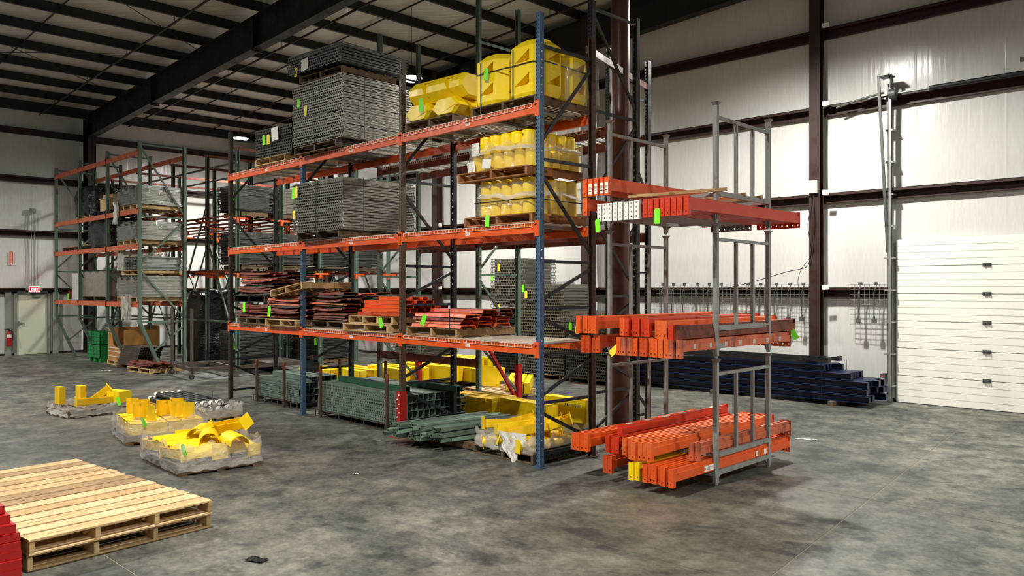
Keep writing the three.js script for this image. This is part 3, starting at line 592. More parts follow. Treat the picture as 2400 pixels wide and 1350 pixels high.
{
  const y2 = LV[2] + .012, y1 = LV[1] + .012, y0 = LV[0] + .012;
  // the two big stacks of decks in the middle bay
  pallet(W(11.85, 7.95, y2), 0, { lx: 1.3, lz: 1.2, mats: [M.woodsOld[1], M.brownDark], label: 'dark worn pallet under the tall wire deck stack on the top shelf' });
  deckStack(11.77, 8.06, y2 + PH + .02, 22, 1.46, 1.42, .0465, .02, 'grey wire deck in the tall stack on the top shelf', 'wire decks in the tall top shelf stack', M.wire, .03);
  pallet(W(11.8, 7.98, y2 + PH + .06 + 22 * .0465), .06, { lx: 1.2, lz: 1.15, mats: M.woodsOld, label: 'dark worn pallet wedged on the tall wire deck stack' });
  deckStack(11.84, 8.0, y2 + 2 * PH + .09 + 22 * .0465, 6, 1.5, 1.4, .05, .05, 'grey wire deck on the raised pallet above the tall stack', 'wire decks on the raised top pallet', M.wireDark);
  pallet(W(11.82, 7.98, y1), 0, { lx: 1.3, lz: 1.2, mats: [M.woodsOld[1], M.brownDark], label: 'worn pallet under the wire deck stack on the middle shelf' });
  deckStack(11.82, 8.1, y1 + PH + .01, 18, 1.52, 1.45, .0465, -.01, 'grey wire deck in the stack on the middle shelf', 'wire decks in the middle shelf stack', M.wire, -.02);
  strapLoop('packing_strap', 11.85, 8.06, y2 + PH, y2 + PH + .03 + 22 * .0465, 1.54, 1.44, 'x', M.strap, 'black strap round the tall wire deck stack on the top shelf');
  strapLoop('packing_strap', 11.79, 7.75, y2 + .16, y2 + PH + .03 + 22 * .0465, 1.56, 1.44, 'z', M.strap, 'black strap across the side of the tall wire deck stack');
  strapLoop('packing_strap', 11.79, 7.72, y1 + .12, y1 + PH + .02 + 18 * .0465, 1.6, 1.44, 'z', M.strap, 'black strap across the side of the middle shelf stack');
  strapLoop('packing_strap', 11.8, 8.1, y1 + .1, y1 + PH + .02 + 18 * .0465, 1.54, 1.47, 'x', M.strap, 'black strap round the front of the middle shelf stack');
  // smaller stack in the far bay
  pallet(W(13.6, 8.05, y2), 0, { lx: 1.1, lz: 1.1, mats: M.woods, label: 'pale pallet under the small wire deck stack on the top shelf' });
  deckStack(13.5, 8.15, y2 + PH + .01, 10, 1.2, 1.3, .05, .03, 'dark wire deck in the small stack on the far end of the top shelf', 'wire decks in the small top shelf stack', M.wireDark);
  paperSheet(13.32, 7.44, 5.0, .2, .24, 'on the small wire deck stack of the top shelf', .1, .1);
  hangTag(13.72, 7.44, 5.03, 'green', 'on the small wire deck stack of the top shelf', .1, .06, 1.4);
  hangTag(13.56, 7.44, 5.02, 'yellow', 'on the small wire deck stack of the top shelf', .1, .02, 1.4);
  hangTag(12.32, 7.325, 5.45, 'green', 'on the tall wire deck stack of the top shelf', 0, .04, 1.2);
  hangTag(12.08, 7.325, 5.3, 'yellow', 'on the tall wire deck stack of the top shelf', 0, -.1, 1.3);
  hangTag(12.3, 7.275, 5.98, 'yellow', 'on the decks of the raised pallet', 0, -.15, 1.3);
  paperSheet(12.04, 7.275, 5.97, .22, .19, 'on the decks of the raised pallet', 0, .06);
  hangTag(12.5, 7.34, 3.95, 'green', 'at the corner of the middle shelf stack', 0, -.1, 1.5);
  hangTag(12.42, 7.34, 3.96, 'yellow', 'at the corner of the middle shelf stack', 0, 0, 1.5);
  hangTag(12.5, 7.34, 3.55, 'yellow', 'low on the corner of the middle shelf stack', 0, .2, 1.1);
}
// ---------- faceted yellow column protectors ----------

function protectorGeo(w, d, h) {
  const oct = (a, b, c) => [[-a + c, -b], [a - c, -b], [a, -b + c], [a, b - c], [a - c, b], [-a + c, b], [-a, b - c], [-a, -b + c]];
  const rings = [[0, .02], [.05, 0], [h - .1, 0], [h, .1]], pos = [], P = [];
  for (const [y, q] of rings) P.push(oct(w / 2 - q, d / 2 - q, .12).map(([x, z]) => [x, y, z]));
  const tri = (a, b, c) => pos.push(...a, ...b, ...c);
  for (let k = 0; k < 3; k++) for (let i = 0; i < 8; i++) { const j = (i + 1) % 8; tri(P[k][i], P[k + 1][i], P[k + 1][j]); tri(P[k][i], P[k + 1][j], P[k][j]); }
  for (let i = 1; i < 7; i++) { tri(P[3][0], P[3][i + 1], P[3][i]); tri(P[0][0], P[0][i], P[0][i + 1]); }
  const g = new THREE.BufferGeometry(); g.setAttribute('position', new THREE.Float32BufferAttribute(pos, 3)); g.computeVertexNormals(); g.setAttribute('uv', new THREE.Float32BufferAttribute(new Float32Array(pos.length / 3 * 2), 2));
  let br = new Brush(g); const ev = new Evaluator(); ev.useGroups = false;
  const wedge = (y, ry, dist) => { const s = new THREE.Shape(); s.moveTo(-.13, 0).lineTo(.13, .0).lineTo(.13, .15).closePath(); const q = new THREE.ExtrudeGeometry(s, { depth: .3, bevelEnabled: false }).toNonIndexed(); q.translate(0, 0, dist - .11); q.rotateY(ry); q.translate(0, y, 0); const b = new Brush(q); b.updateMatrixWorld(); return b; };
  br.updateMatrixWorld();
  for (const [ry, dist] of [[0, d / 2], [Math.PI / 2, w / 2], [-Math.PI / 2, w / 2]]) for (const y of [h * .2, h * .6]) br = ev.evaluate(br, wedge(y, ry, dist), SUBTRACTION);
  return boxUV(br.geometry);
}
{
  const y2 = LV[2] + .012, gA = protectorGeo(.6, .5, .68), gB = protectorGeo(.62, .52, .74), gL = protectorGeo(.33, .56, 1.2);
  pallet(W(7.45, 7.93, y2), 0, { lx: 1.2, lz: 1.05, mats: M.woodsOld, label: 'dark pallet under the strapped upright yellow protectors' });
  const up = [[7.76, 7.66, gA, 0], [7.12, 7.68, gB, 0], [7.14, 8.22, gA, 0], [7.76, 8.2, gA, Math.PI]];
  up.forEach(([u, v, g, t], i) => single('impact_protector', g, M.yellowPlastic, ['yellow faceted column protector upright at the strapped front, shorter one', 'tall yellow faceted column protector upright beside the slate blue post', 'yellow faceted column protector under clear film behind the blue post', 'yellow faceted column protector hidden at the back of the strapped load'][i], 'protector', W(u, v, y2 + PH + .002), t, 'yellow column protectors on the top shelf'));
  pallet(W(8.95, 7.9, y2), .03, { lx: 1.05, lz: 1.0, mats: M.woodsOld, label: 'dark pallet under the lying yellow protectors' });
  const lay = (u, v, y, rz, ry, label, g = gL) => { const o = single('impact_protector', g, M.yellowPlastic, label, 'protector', W(u, v, y), 0, 'yellow column protectors on the top shelf'); o.rotation.set(-Math.PI / 2, 0, rz); o.rotation.order = 'YXZ'; o.rotation.y = ry; return o; };
  const lowG = protectorGeo(.56, .25, 1.0);
  lay(9.22, 7.42, y2 + PH + .127, 0, 0, 'yellow column protector lying on the pallet beside the wire decks', lowG);
  lay(8.62, 7.42, y2 + PH + .127, 0, 0, 'yellow column protector lying on the pallet beside the strapped load', lowG);
  const top = single('impact_protector', gL, M.yellowPlastic, 'long yellow column protector lying across two others', 'protector', W(8.32, 7.74, y2 + PH + .255 + .165), 0, 'yellow column protectors on the top shelf'); top.rotation.set(0, .04, Math.PI / 2);
  hangTag(9.06, 7.36, 4.93, 'green', 'on the lying yellow protectors of the top shelf', 0, .02, 1.5);
  hangTag(7.7, 7.36, 5.1, 'green', 'on the strapped upright yellow protectors', 0, -.15, 1.2);
  // straps round the upright load
  const m = new MB(), y = y2 + PH + .42, ring = [[8.064, 7.53], [7.945, 7.404], [7.45, 7.404], [7.31, 7.414], [6.925, 7.414], [6.804, 7.53], [6.83, 8.37], [6.95, 8.476], [7.94, 8.456], [8.066, 8.34], [8.064, 7.53]];
  for (let i = 0; i + 1 < ring.length; i++) m.bar(W(ring[i][0], ring[i][1], y), W(ring[i + 1][0], ring[i + 1][1], y), .002, .018);
  for (const [u, v, h] of [[7.86, 7.406, .575], [7.27, 7.416, .635]]) m.bb(-u - .009, y2 + .03, -v, -u + .009, y2 + PH + h, -v + .003);
  single('packing_strap', m.geo(), M.strap, 'black straps round the upright yellow protectors', 'strap');
}
function filmShell(w, d, h, o = {}) {              // creased sleeve of film, open above and below
  const n = 110, rows = 10, nz = fbm(26, 5, 3, 900 + (o.s || 0)), pos = [], uv = [], idx = [], flare = o.flare || 0, r = o.r || .08, slack = o.slack ?? .012;
  for (let j = 0; j <= rows; j++) for (let i = 0; i <= n; i++) {
    const a = i / n * Math.PI * 2, c = Math.cos(a), s = Math.sin(a), k = 1 / Math.max(Math.abs(c), Math.abs(s)), q = .12;
    let x = c * k * w / 2, z = s * k * d / 2; const cr = Math.min(Math.abs(c), Math.abs(s)) * k; x *= 1 - q * cr * cr * cr * r * 4; z *= 1 - q * cr * cr * cr * r * 4;
    const t = j / rows, wob = slack * 3.4 * (nz(i / n, t * .8) - .5), fl = 1 + flare * (1 - t) * (1 - t) / w;
    const edge = (j === rows ? (o.ragged ?? .03) * (Math.sin(i * .7 + (o.s || 0)) + .5 * Math.sin(i * 1.9)) : 0) + (j === 0 ? (o.raggedLow ?? .01) * Math.sin(i * 1.1 + 1) : 0);
    pos.push((x + wob * c) * fl, t * h + edge, (z + wob * s) * fl); uv.push(i / n * 2 * (w + d), t * h);
  }
  for (let j = 0; j < rows; j++) for (let i = 0; i < n; i++) { const p = j * (n + 1) + i, q = p + n + 1; idx.push(p, q, p + 1, q, q + 1, p + 1); }
  const g = new THREE.BufferGeometry(); g.setAttribute('position', new THREE.Float32BufferAttribute(pos, 3)); g.setAttribute('uv', new THREE.Float32BufferAttribute(uv, 2)); g.setIndex(idx); g.computeVertexNormals(); return g;
}
single('stretch_film', filmShell(.72, .66, .5, { s: 2 }), M.film, 'clear stretch film round the yellow protector behind the blue post', 'film', W(7.12, 8.24, LV[2] + .15));
// ---------- tiers of small round yellow guards on two pallets ----------
{
  const y1 = LV[1] + .012, r = .094, h = .232, prof = [[.001, 0], [r - .008, 0], [r, .008], [r, h - .03], [r - .004, h - .02], [r - .004, h - .012], [r, h - .008], [r - .006, h], [.05, h], [.045, h - .02], [.001, h - .02]].map(p => new THREE.Vector2(...p));
  const body = new THREE.LatheGeometry(prof, 22), seam = new MB().bb(-.006, .012, r - .004, .006, h - .035, r + .003).geo();
  const logo = std(0xffffff, .5, 0, { map: printed(64, 64, (g) => { g.fillStyle = '#f4d80e'; g.fillRect(0, 0, 64, 64); g.fillStyle = '#191919'; g.save(); g.translate(32, 32); g.rotate(Math.PI / 4); g.fillRect(-18, -18, 36, 36); g.restore(); g.fillStyle = '#f4d80e'; g.fillRect(22, 28, 20, 7); }) });
  const lg = new THREE.CylinderGeometry(r + .0015, r + .0015, .05, 6, 1, true, -.27, .54);
  const proto = new THREE.Group(); proto.name = 'round_guard'; part(proto, 'body', body, M.yellowPlastic); part(proto, 'seam', seam, M.yellowPlastic);
  const withLogo = new THREE.Group(); withLogo.name = 'round_guard'; part(withLogo, 'body', body, M.yellowPlastic); part(withLogo, 'seam', seam, M.yellowPlastic).rotation.y = 1.2; part(withLogo, 'emblem', lg, logo, 'black diamond emblem').position.y = h - .06;
  const tier = (cu, cv, y, nx, nz, where) => {
    for (let i = 0; i < nx; i++) for (let j = 0; j < nz; j++) {
      if (i > 0 && i < nx - 1 && j > 0 && j < nz - 1) continue;
      const em = rnd() < .28, o = (em ? withLogo : proto).clone(); o.name = numbered('round_guard'); scene.add(o);
      o.position.copy(W(cu + (i - (nx - 1) / 2) * .193 + rr(-.004, .004), cv + (j - (nz - 1) / 2) * .193 + rr(-.004, .004), y)); o.rotation.y = em ? rr(-.4, .9) : rr(0, 6.28);
      tag(o, `${em ? 'round yellow guard with black emblem' : 'plain round yellow guard'} in the ${where}`, 'guard', 'round yellow guards on the middle shelf');
    }
  };
  pallet(W(7.5, 7.87, y1), 0, { lx: 1.25, lz: 1.05, mats: M.woodsBrown, label: 'brown pallet under the lower tiers of round yellow guards', n: 6 });
  tier(7.45, 7.9, y1 + PH, 5, 5, 'lowest tier on the middle shelf'); tier(7.45, 7.9, y1 + PH + .234, 5, 5, 'second tier on the middle shelf');
  pallet(W(7.57, 7.85, y1 + PH + .47), 0, { lx: 1.3, lz: 1.08, mats: M.woodsBrown, label: 'brown pallet between the tiers of round yellow guards', n: 6 });
  tier(7.5, 7.9, y1 + 2 * PH + .472, 6, 5, 'third tier above the upper pallet'); tier(7.47, 7.9, y1 + 2 * PH + .706, 5, 5, 'topmost tier under the shelf');
  single('stretch_film', filmShell(1.03, 1.03, .42, { flare: .02, s: 1, ragged: .05 }), M.film, 'clear stretch film round the lower tiers of yellow guards', 'film', W(7.45, 7.9, y1 + PH + .01));
  single('stretch_film', filmShell(1.22, 1.04, .33, { s: 4, ragged: .05 }), M.film, 'clear stretch film round the upper tiers of yellow guards', 'film', W(7.5, 7.9, y1 + 2 * PH + .48));
  // crumpled rims where the film was cut open
  const rim = (w, d, y, s) => { const n = 64, pos = [], idx = [], uv = []; for (let i = 0; i <= n; i++) { const a = i / n * 6.2832, c = Math.cos(a), q = Math.sin(a), k = 1 / Math.pow(Math.pow(Math.abs(c), 6) + Math.pow(Math.abs(q), 6), 1 / 6); const wv = .022 * Math.sin(i * .31 + s) + .012 * Math.sin(i * .83); for (const [f, dy] of [[1, .03], [1.05, .0], [1.1, -.03]]) { pos.push(c * k * w / 2 * f + .008 * Math.sin(i * 2.7), dy + wv, q * k * d / 2 * f + .006 * Math.sin(i * 1.9)); uv.push(i / n * 4, f * 3); } } for (let i = 0; i < n; i++) for (let j = 0; j < 2; j++) { const p = i * 3 + j; idx.push(p, p + 3, p + 1, p + 3, p + 4, p + 1); } const g = new THREE.BufferGeometry(); g.setAttribute('position', new THREE.Float32BufferAttribute(pos, 3)); g.setAttribute('uv', new THREE.Float32BufferAttribute(uv, 2)); g.setIndex(idx); g.computeVertexNormals(); return g; };
  single('cut_film_rim', rim(1.02, 1.02, 0, 1), M.filmMilky, 'crumpled rim of cut film between the lower tiers of guards', 'film', W(7.45, 7.9, y1 + PH + .25));
  single('cut_film_rim', rim(1.14, 1.03, 0, 3), M.filmMilky, 'crumpled rim of cut film between the upper tiers of guards', 'film', W(7.49, 7.9, y1 + 2 * PH + .72));
  const form = std(0xffffff, .6, 0, { map: printed(128, 128, (g) => { g.fillStyle = '#f2f1ec'; g.fillRect(0, 0, 128, 128); g.fillStyle = '#777'; for (let i = 0; i < 9; i++) g.fillRect(10, 12 + i * 12, 60 + (i * 37) % 45, 3); }) });
  paperSheet(7.95, 7.39, 4.06, .15, .17, 'with printed lines on the topmost tier of yellow guards', 0, 0, form);
  paperSheet(8.0, 7.36, 3.82, .14, .15, 'with printed lines on the third tier of yellow guards', 0, .15, form);
  paperSheet(7.68, 7.34, 3.84, .16, .13, 'creased under film on the third tier of yellow guards', 0, -.1);
  hangTag(7.62, 7.3, 3.16, 'green', 'in front of the brown pallet on the middle shelf', 0, -.05, 1.2);
  const m = new MB(); m.bb(-7.96, 3.33, -7.385, -6.94, 3.345, -7.382).bb(-6.938, 3.33, -7.38, -6.935, 3.345, -8.42); single('packing_strap', m.geo(), M.strap, 'black strap round the lowest tiers of yellow guards', 'strap');
}
// ---------- grey stacking frames with loose rack beams ----------
const SX = 1.47, SZ = 1.28, SPOS = W(4.73, 8.07);
{
  const T = [0, 1.42, 2.93], top = 4.3;
  T.forEach((y, k) => {
    const r = thing('stacking_frame', ['grey steel stacking frame standing on the floor', 'grey steel stacking frame in the middle of its stack', 'grey steel stacking frame on top of its stack'][k], 'stacking frame', SPOS.clone().setY(y), deg(1.2));
    const H = (k < 2 ? T[k + 1] : top) - y - .005, p = .048;
    for (const x of [0, -SX]) for (const z of [0, -SZ]) {
      part(r, 'post', new MB().bb(x - p / 2, .03, z - p / 2, x + p / 2, H - .02, z + p / 2).geo(), M.greyRack);
      part(r, 'foot', new MB().cyl(.03, .024, .05, x, .028, z, 4).geo(), M.greyRack);
      // stacking cup and gussets
      part(r, 'stacking_cup', new MB().add(new THREE.CylinderGeometry(.062, .032, .04, 4, 1, true), new THREE.Matrix4().makeRotationY(Math.PI / 4).setPosition(x, H - .025, z)).geo(), M.greyRack);
      const s = new THREE.Shape(); s.moveTo(0, 0).lineTo(.13, .12).lineTo(0, .12).closePath(); const gg = new THREE.ExtrudeGeometry(s, { depth: .006, bevelEnabled: false });
      const m = new MB(), tx = x < -.1 ? 0 : Math.PI, tz = z < -.1 ? -Math.PI / 2 : Math.PI / 2;
      m.add(gg, new THREE.Matrix4().makeRotationY(tx).setPosition(x, .03, z)); m.add(gg, new THREE.Matrix4().makeRotationY(tz === Math.PI / 2 ? Math.PI / 2 : -Math.PI / 2).setPosition(x, .03, z));
      part(r, 'gusset', m.geo(), M.greyRack);
    }
    const rail = (a, b, w = .04, h = .055) => part(r, 'rail', new MB().bar(a, b, w, h).geo(), M.greyRack);
    for (const x of [0, -SX]) {
      rail(V(x, .14, -.02), V(x, .14, -SZ + .02)); rail(V(x, .34, -.02), V(x, .34, -SZ + .02)); rail(V(x, H - .17, -.02), V(x, H - .17, -SZ + .02), .035, .035);
      for (const q of [.36, .68]) part(r, 'upright_bar', new MB().bar(V(x, .36, -SZ * q), V(x, H - .17, -SZ * q), .036, .036).geo(), M.greyRack);
    }
    for (const z of [0, -SZ]) rail(V(-.02, .13, z), V(-SX + .02, .13, z));
    for (const z of [-.03, -SZ + .03]) rail(V(-.02, .33, z), V(-SX + .02, .33, z), .035, .04);
  });
}
// beam lying along v with perforated end plates; x = width, near end at +z
const endPlate = cached('endplate', () => { const m = new MB(), w = .06, h = .2, t = .004; m.bb(-w / 2, 0, 0, -.008, h, t).bb(.008, 0, 0, w / 2, h, t); let y = 0; for (const c of [.035, .085, .135, .18]) { m.bb(-.008, y, 0, .008, c - .009, t); y = c + .009; } m.bb(-.008, y, 0, .008, h, t).bb(w / 2 - .004, 0, 0, w / 2, h, -.045); return m.geo(); });
const looseBody = (L, h) => cached(`lb${L}_${h}`, () => { const m = new MB(); m.bb(-.025, 0, -L / 2, .025, h * .66, L / 2).bb(-.025, h * .66, -L / 2, .008, h, L / 2); return m.geo(); });
function looseBeam(u, v0, y, L, h, mat, label, group, o = {}) {
  const b = thing('rack_crossbeam', label, 'crossbeam', W(u, v0 + L / 2, y), (o.turn || 0) + rr(-.004, .004), group);
  part(b, 'box_section', looseBody(L, h), mat);
  for (const s of [1, -1]) { const e = part(b, 'end_plate', endPlate, (s > 0 && o.plate) || mat, s > 0 && o.plateLabel); e.position.set(0, o.up ? 0 : h - .19, s * (L / 2 - .002)); if (s < 0) e.rotation.y = Math.PI; }
  return b;
}
{
  const g1 = 'loose beams in the floor frame', g2 = 'loose beams in the middle frame', g3 = 'loose beams in the top frame', J = () => rr(-.03, .03);
  // floor frame, lower layer (rests on the lower rails, top of rail at .17)
  const yA = .172, yB = .378;
  const lettered = (txt, w) => std(0xffffff, .6, 0, { map: printed(256, 80, (g) => { g.fillStyle = '#f1efe8'; g.fillRect(0, 0, 256, 80); g.fillStyle = '#15161a'; g.font = 'bold 58px sans-serif'; g.textAlign = 'center'; g.textBaseline = 'middle'; g.fillText(txt, 128, 42, 236); }) });
  for (let k = 0; k < 7; k++) {
    const b = looseBeam(4.765 + k * .056, 7.22 + (k ? J() + .03 : 0), yA, 2.68, .13, k ? pick([M.orange3, M.orange]) : M.orange, k ? 'orange rack beam in the tight row above the floor' : 'orange rack beam with white lettered stickers along its side', g1);
    if (!k) { const f = (txt, z, w) => { const s = part(b, 'sticker', new THREE.BoxGeometry(.002, .062, w), [std(0xf1efe8, .6)][0], 'white sticker with black lettering'); s.material = lettered(txt); s.position.set(.0265, .045, z); }; f('A1thE111', .62, .2); f('29', -.47, .06); f('10', -.68, .06); }
  }
  for (let k = 0; k < 2; k++) looseBeam(5.24 + k * .062, 7.26 + J(), yA, 2.6, .12, M.yellow, 'yellow rack beam between the orange beams of the floor frame', g1);
  for (let k = 0; k < 2; k++) looseBeam(5.64 + k * .06, 7.3 + J(), yA, 2.6, .13, M.orange3, 'orange rack beam on its own beside the yellow beams', g1);
  // floor frame, upper layer
  for (let k = 0; k < 8; k++) looseBeam(5.12 + k * .056, 7.3 + (k > 4 ? .12 : 0) + J(), yB, 2.85 - (k > 3 ? .15 : 0), .13, M.orange2, 'light orange rack beam in the broad row on the floor frame', g1);
  for (let k = 0; k < 2; k++) looseBeam(4.79 + k * .055, 7.75 + J(), yB, 2.2, .12, M.orangeDull, 'short scuffed orange rack beam at the edge of the floor frame', g1);
  for (let k = 0; k < 4; k++) looseBeam(5.93 + k * .058, 7.25 + J(), yB, 2.6, .14, M.orange, 'bright orange rack beam in the row beside the pipe column', g1);
  for (let k = 0; k < 3; k++) looseBeam(5.66 + k * .065, 7.5 + J(), yB, 2.5, .12, M.redBeam, 'dark red rack beam between the orange rows', g1);
  {
    const b = looseBeam(5.72, 7.62, yB + .132, 2.4, .1, M.redBeam, 'dark red rack beam with pale paper labels on its upper face', g1);
    for (let k = 0; k < 6; k++) { const s = part(b, 'paper_label', new THREE.BoxGeometry(.05, .002, .12), M.cartonWhite, 'pale paper label'); s.position.set(-.002, .1015, 1.0 - k * .37); }
  }
  // middle frame
  const mA = 1.42 + .172, mB = 1.42 + .378;
  const low = [M.orangeDull, M.orangeDull, M.orange, M.orange2, M.orange, M.orange2, M.orange3, M.orange3, M.orange];
  for (let k = 0; k < 12; k++) { const b = looseBeam(4.74 + k * .068, 7.3 + J(), mA - .06, 2.55, .12, low[k % 9], k ? 'orange rack beam in the lower row of the middle frame' : 'orange rack beam with pale square stickers along its side', g2); if (!k) for (let q = 0; q < 7; q++) { const s = part(b, 'sticker', new THREE.BoxGeometry(.002, .05, .055), M.cartonWhite, 'pale square sticker'); s.position.set(.0265, .045, 1.0 - q * .33); } }
  for (let k = 0; k < 2; k++) looseBeam(4.76 + k * .058, 7.32 + J(), mB - .13, 2.7, .14, k ? M.redBeam : M.rustRed, 'rusty red rack beam at the outer edge of the middle frame', g2);
  for (let k = 0; k < 3; k++) looseBeam(4.92 + k * .066, 7.36 + J(), mB - .08, 2.5, .13, M.orange2, 'pale orange rack beam in the upper row of the middle frame', g2);
  for (let k = 0; k < 6; k++) looseBeam(5.14 + k * .068, 7.34 + J(), mB - .06, 2.5, .13, k < 5 ? M.redBeam : M.orange, k < 5 ? 'red orange rack beam with bright end plate in the middle frame' : 'orange rack beam beside the red ones of the middle frame', g2);
  for (let k = 0; k < 4; k++) looseBeam(5.84 + k * .068, 7.28 + J(), mB - .06, 2.6, .14, M.orange, 'bright orange rack beam in the far upper row of the middle frame', g2);
  for (let k = 0; k < 4; k++) looseBeam(5.82 + k * .068, 7.32 + J(), mA - .07, 2.6, .13, M.orange3, 'dull orange rack beam in the far lower row of the middle frame', g2);
  const yt = hangTag(5.5, 7.3, 1.56, 'yellow', 'hanging from the beams of the middle frame', 0, -.9, 1.2);
  hangTag(4.75, 9.96, 1.68, 'green', 'hanging from the far beam ends of the middle frame', .6, .5, 1.1);
  // top frame
  const tA = 2.93 + .172, tB = 2.93 + .378;
  for (let k = 0; k < 8; k++) looseBeam(4.62 + k * .073, 7.28, tA - .07, 2.6, .13, M.redBeam, 'red rack beam in the even row of the top frame', g3);
  for (let k = 0; k < 8; k++) looseBeam(5.23 + k * .073, 7.26, tA - .07, 2.5, .12, M.greyRack, 'grey rack beam with white perforated end plate', g3, { plate: M.paper, plateLabel: 'white perforated end plate' });
  looseBeam(5.92, 7.22, tA, 2.6, .13, M.orange, 'single orange rack beam beside the white ended beams', g3);
  for (let k = 0; k < 5; k++) {
    const b = looseBeam(5.62 + k * .08, 7.24, tB, 2.7, .14, M.orange, k < 4 ? 'orange rack beam with a white sticker on its end plate' : 'orange rack beam without sticker beside the stickered ones', g3);
    if (k < 4) { const s = part(b, 'sticker', new THREE.BoxGeometry(.045, .12, .002), stickerMat, 'white sticker'); s.position.set(0, .03, 1.354); }
  }
  hangTag(4.97, 7.275, 3.06, 'green', 'below the red beams of the top frame', 0, -.04, 1.25);
  hangTag(5.77, 7.255, 2.99, 'green', 'below the white ended beams of the top frame', 0, .1, 1.1);
  // battens laid across the upper rails of the top frame
  const bat = (a, b, mat, label) => single('timber_batten', new MB().bar(a, b, .045, .035).geo(), mat, label, 'batten', null, 0, 'battens across the top frame');
  bat(W(5.55, 7.55, 3.255), W(4.62, 8.12, 3.31), M.woods[1], 'pale timber batten lying across the red beams');
  bat(W(5.5, 8.4, 3.26), W(4.7, 8.7, 3.31), M.woods[1], 'second timber batten lying behind the first'); bat(W(5.45, 8.9, 3.26), W(4.7, 9.1, 3.31), M.woods[2], 'third timber batten at the back of the red beams');
}
// ---------- goods on the bottom shelf ----------
const channelGeo = (L, w, h, t = .003) => cached(`ch${L}_${w}_${h}`, () => new MB().bb(-L / 2, h - t, -w / 2, L / 2, h, w / 2).bb(-L / 2, 0, -w / 2, L / 2, h, -w / 2 + t).bb(-L / 2, 0, w / 2 - t, L / 2, h, w / 2).bb(-L / 2, 0, -w / 2, L / 2, t, -w / 2 + .02).bb(-L / 2, 0, w / 2, L / 2, t, w / 2 - .02).geo());
// folded panel with a crimped edge, slightly bowed
const foldedGeo = (L, w, h, bow) => cached(`fo${L}_${w}_${h}_${bow}`, () => {
  const prof = [[0, 0], [.02, h], [w - .02, h], [w, 0], [w - .012, 0], [w - .028, h - .012], [.028, h - .012], [.012, 0]], s = new THREE.Shape(); prof.forEach(([x, y], i) => i ? s.lineTo(x - w / 2, y) : s.moveTo(x - w / 2, y)); s.closePath();
  const g = new THREE.ExtrudeGeometry(s, { depth: L, steps: 5, bevelEnabled: false }); g.translate(0, 0, -L / 2); g.rotateY(Math.PI / 2);
  const p = g.attributes.position; for (let i = 0; i < p.count; i++) { const q = p.getX(i) / L * 2; p.setY(i, p.getY(i) + bow * q * q); } g.computeVertexNormals(); return boxUV(g);
});
function channels(list, name, label, cat, group, mat) { for (const [u, v, y, g, turn = 0, roll = 0] of list) { const o = single(name, g, typeof mat === 'function' ? mat() : mat, label, cat, W(u, v, y), turn, group); o.rotation.z = roll; } }
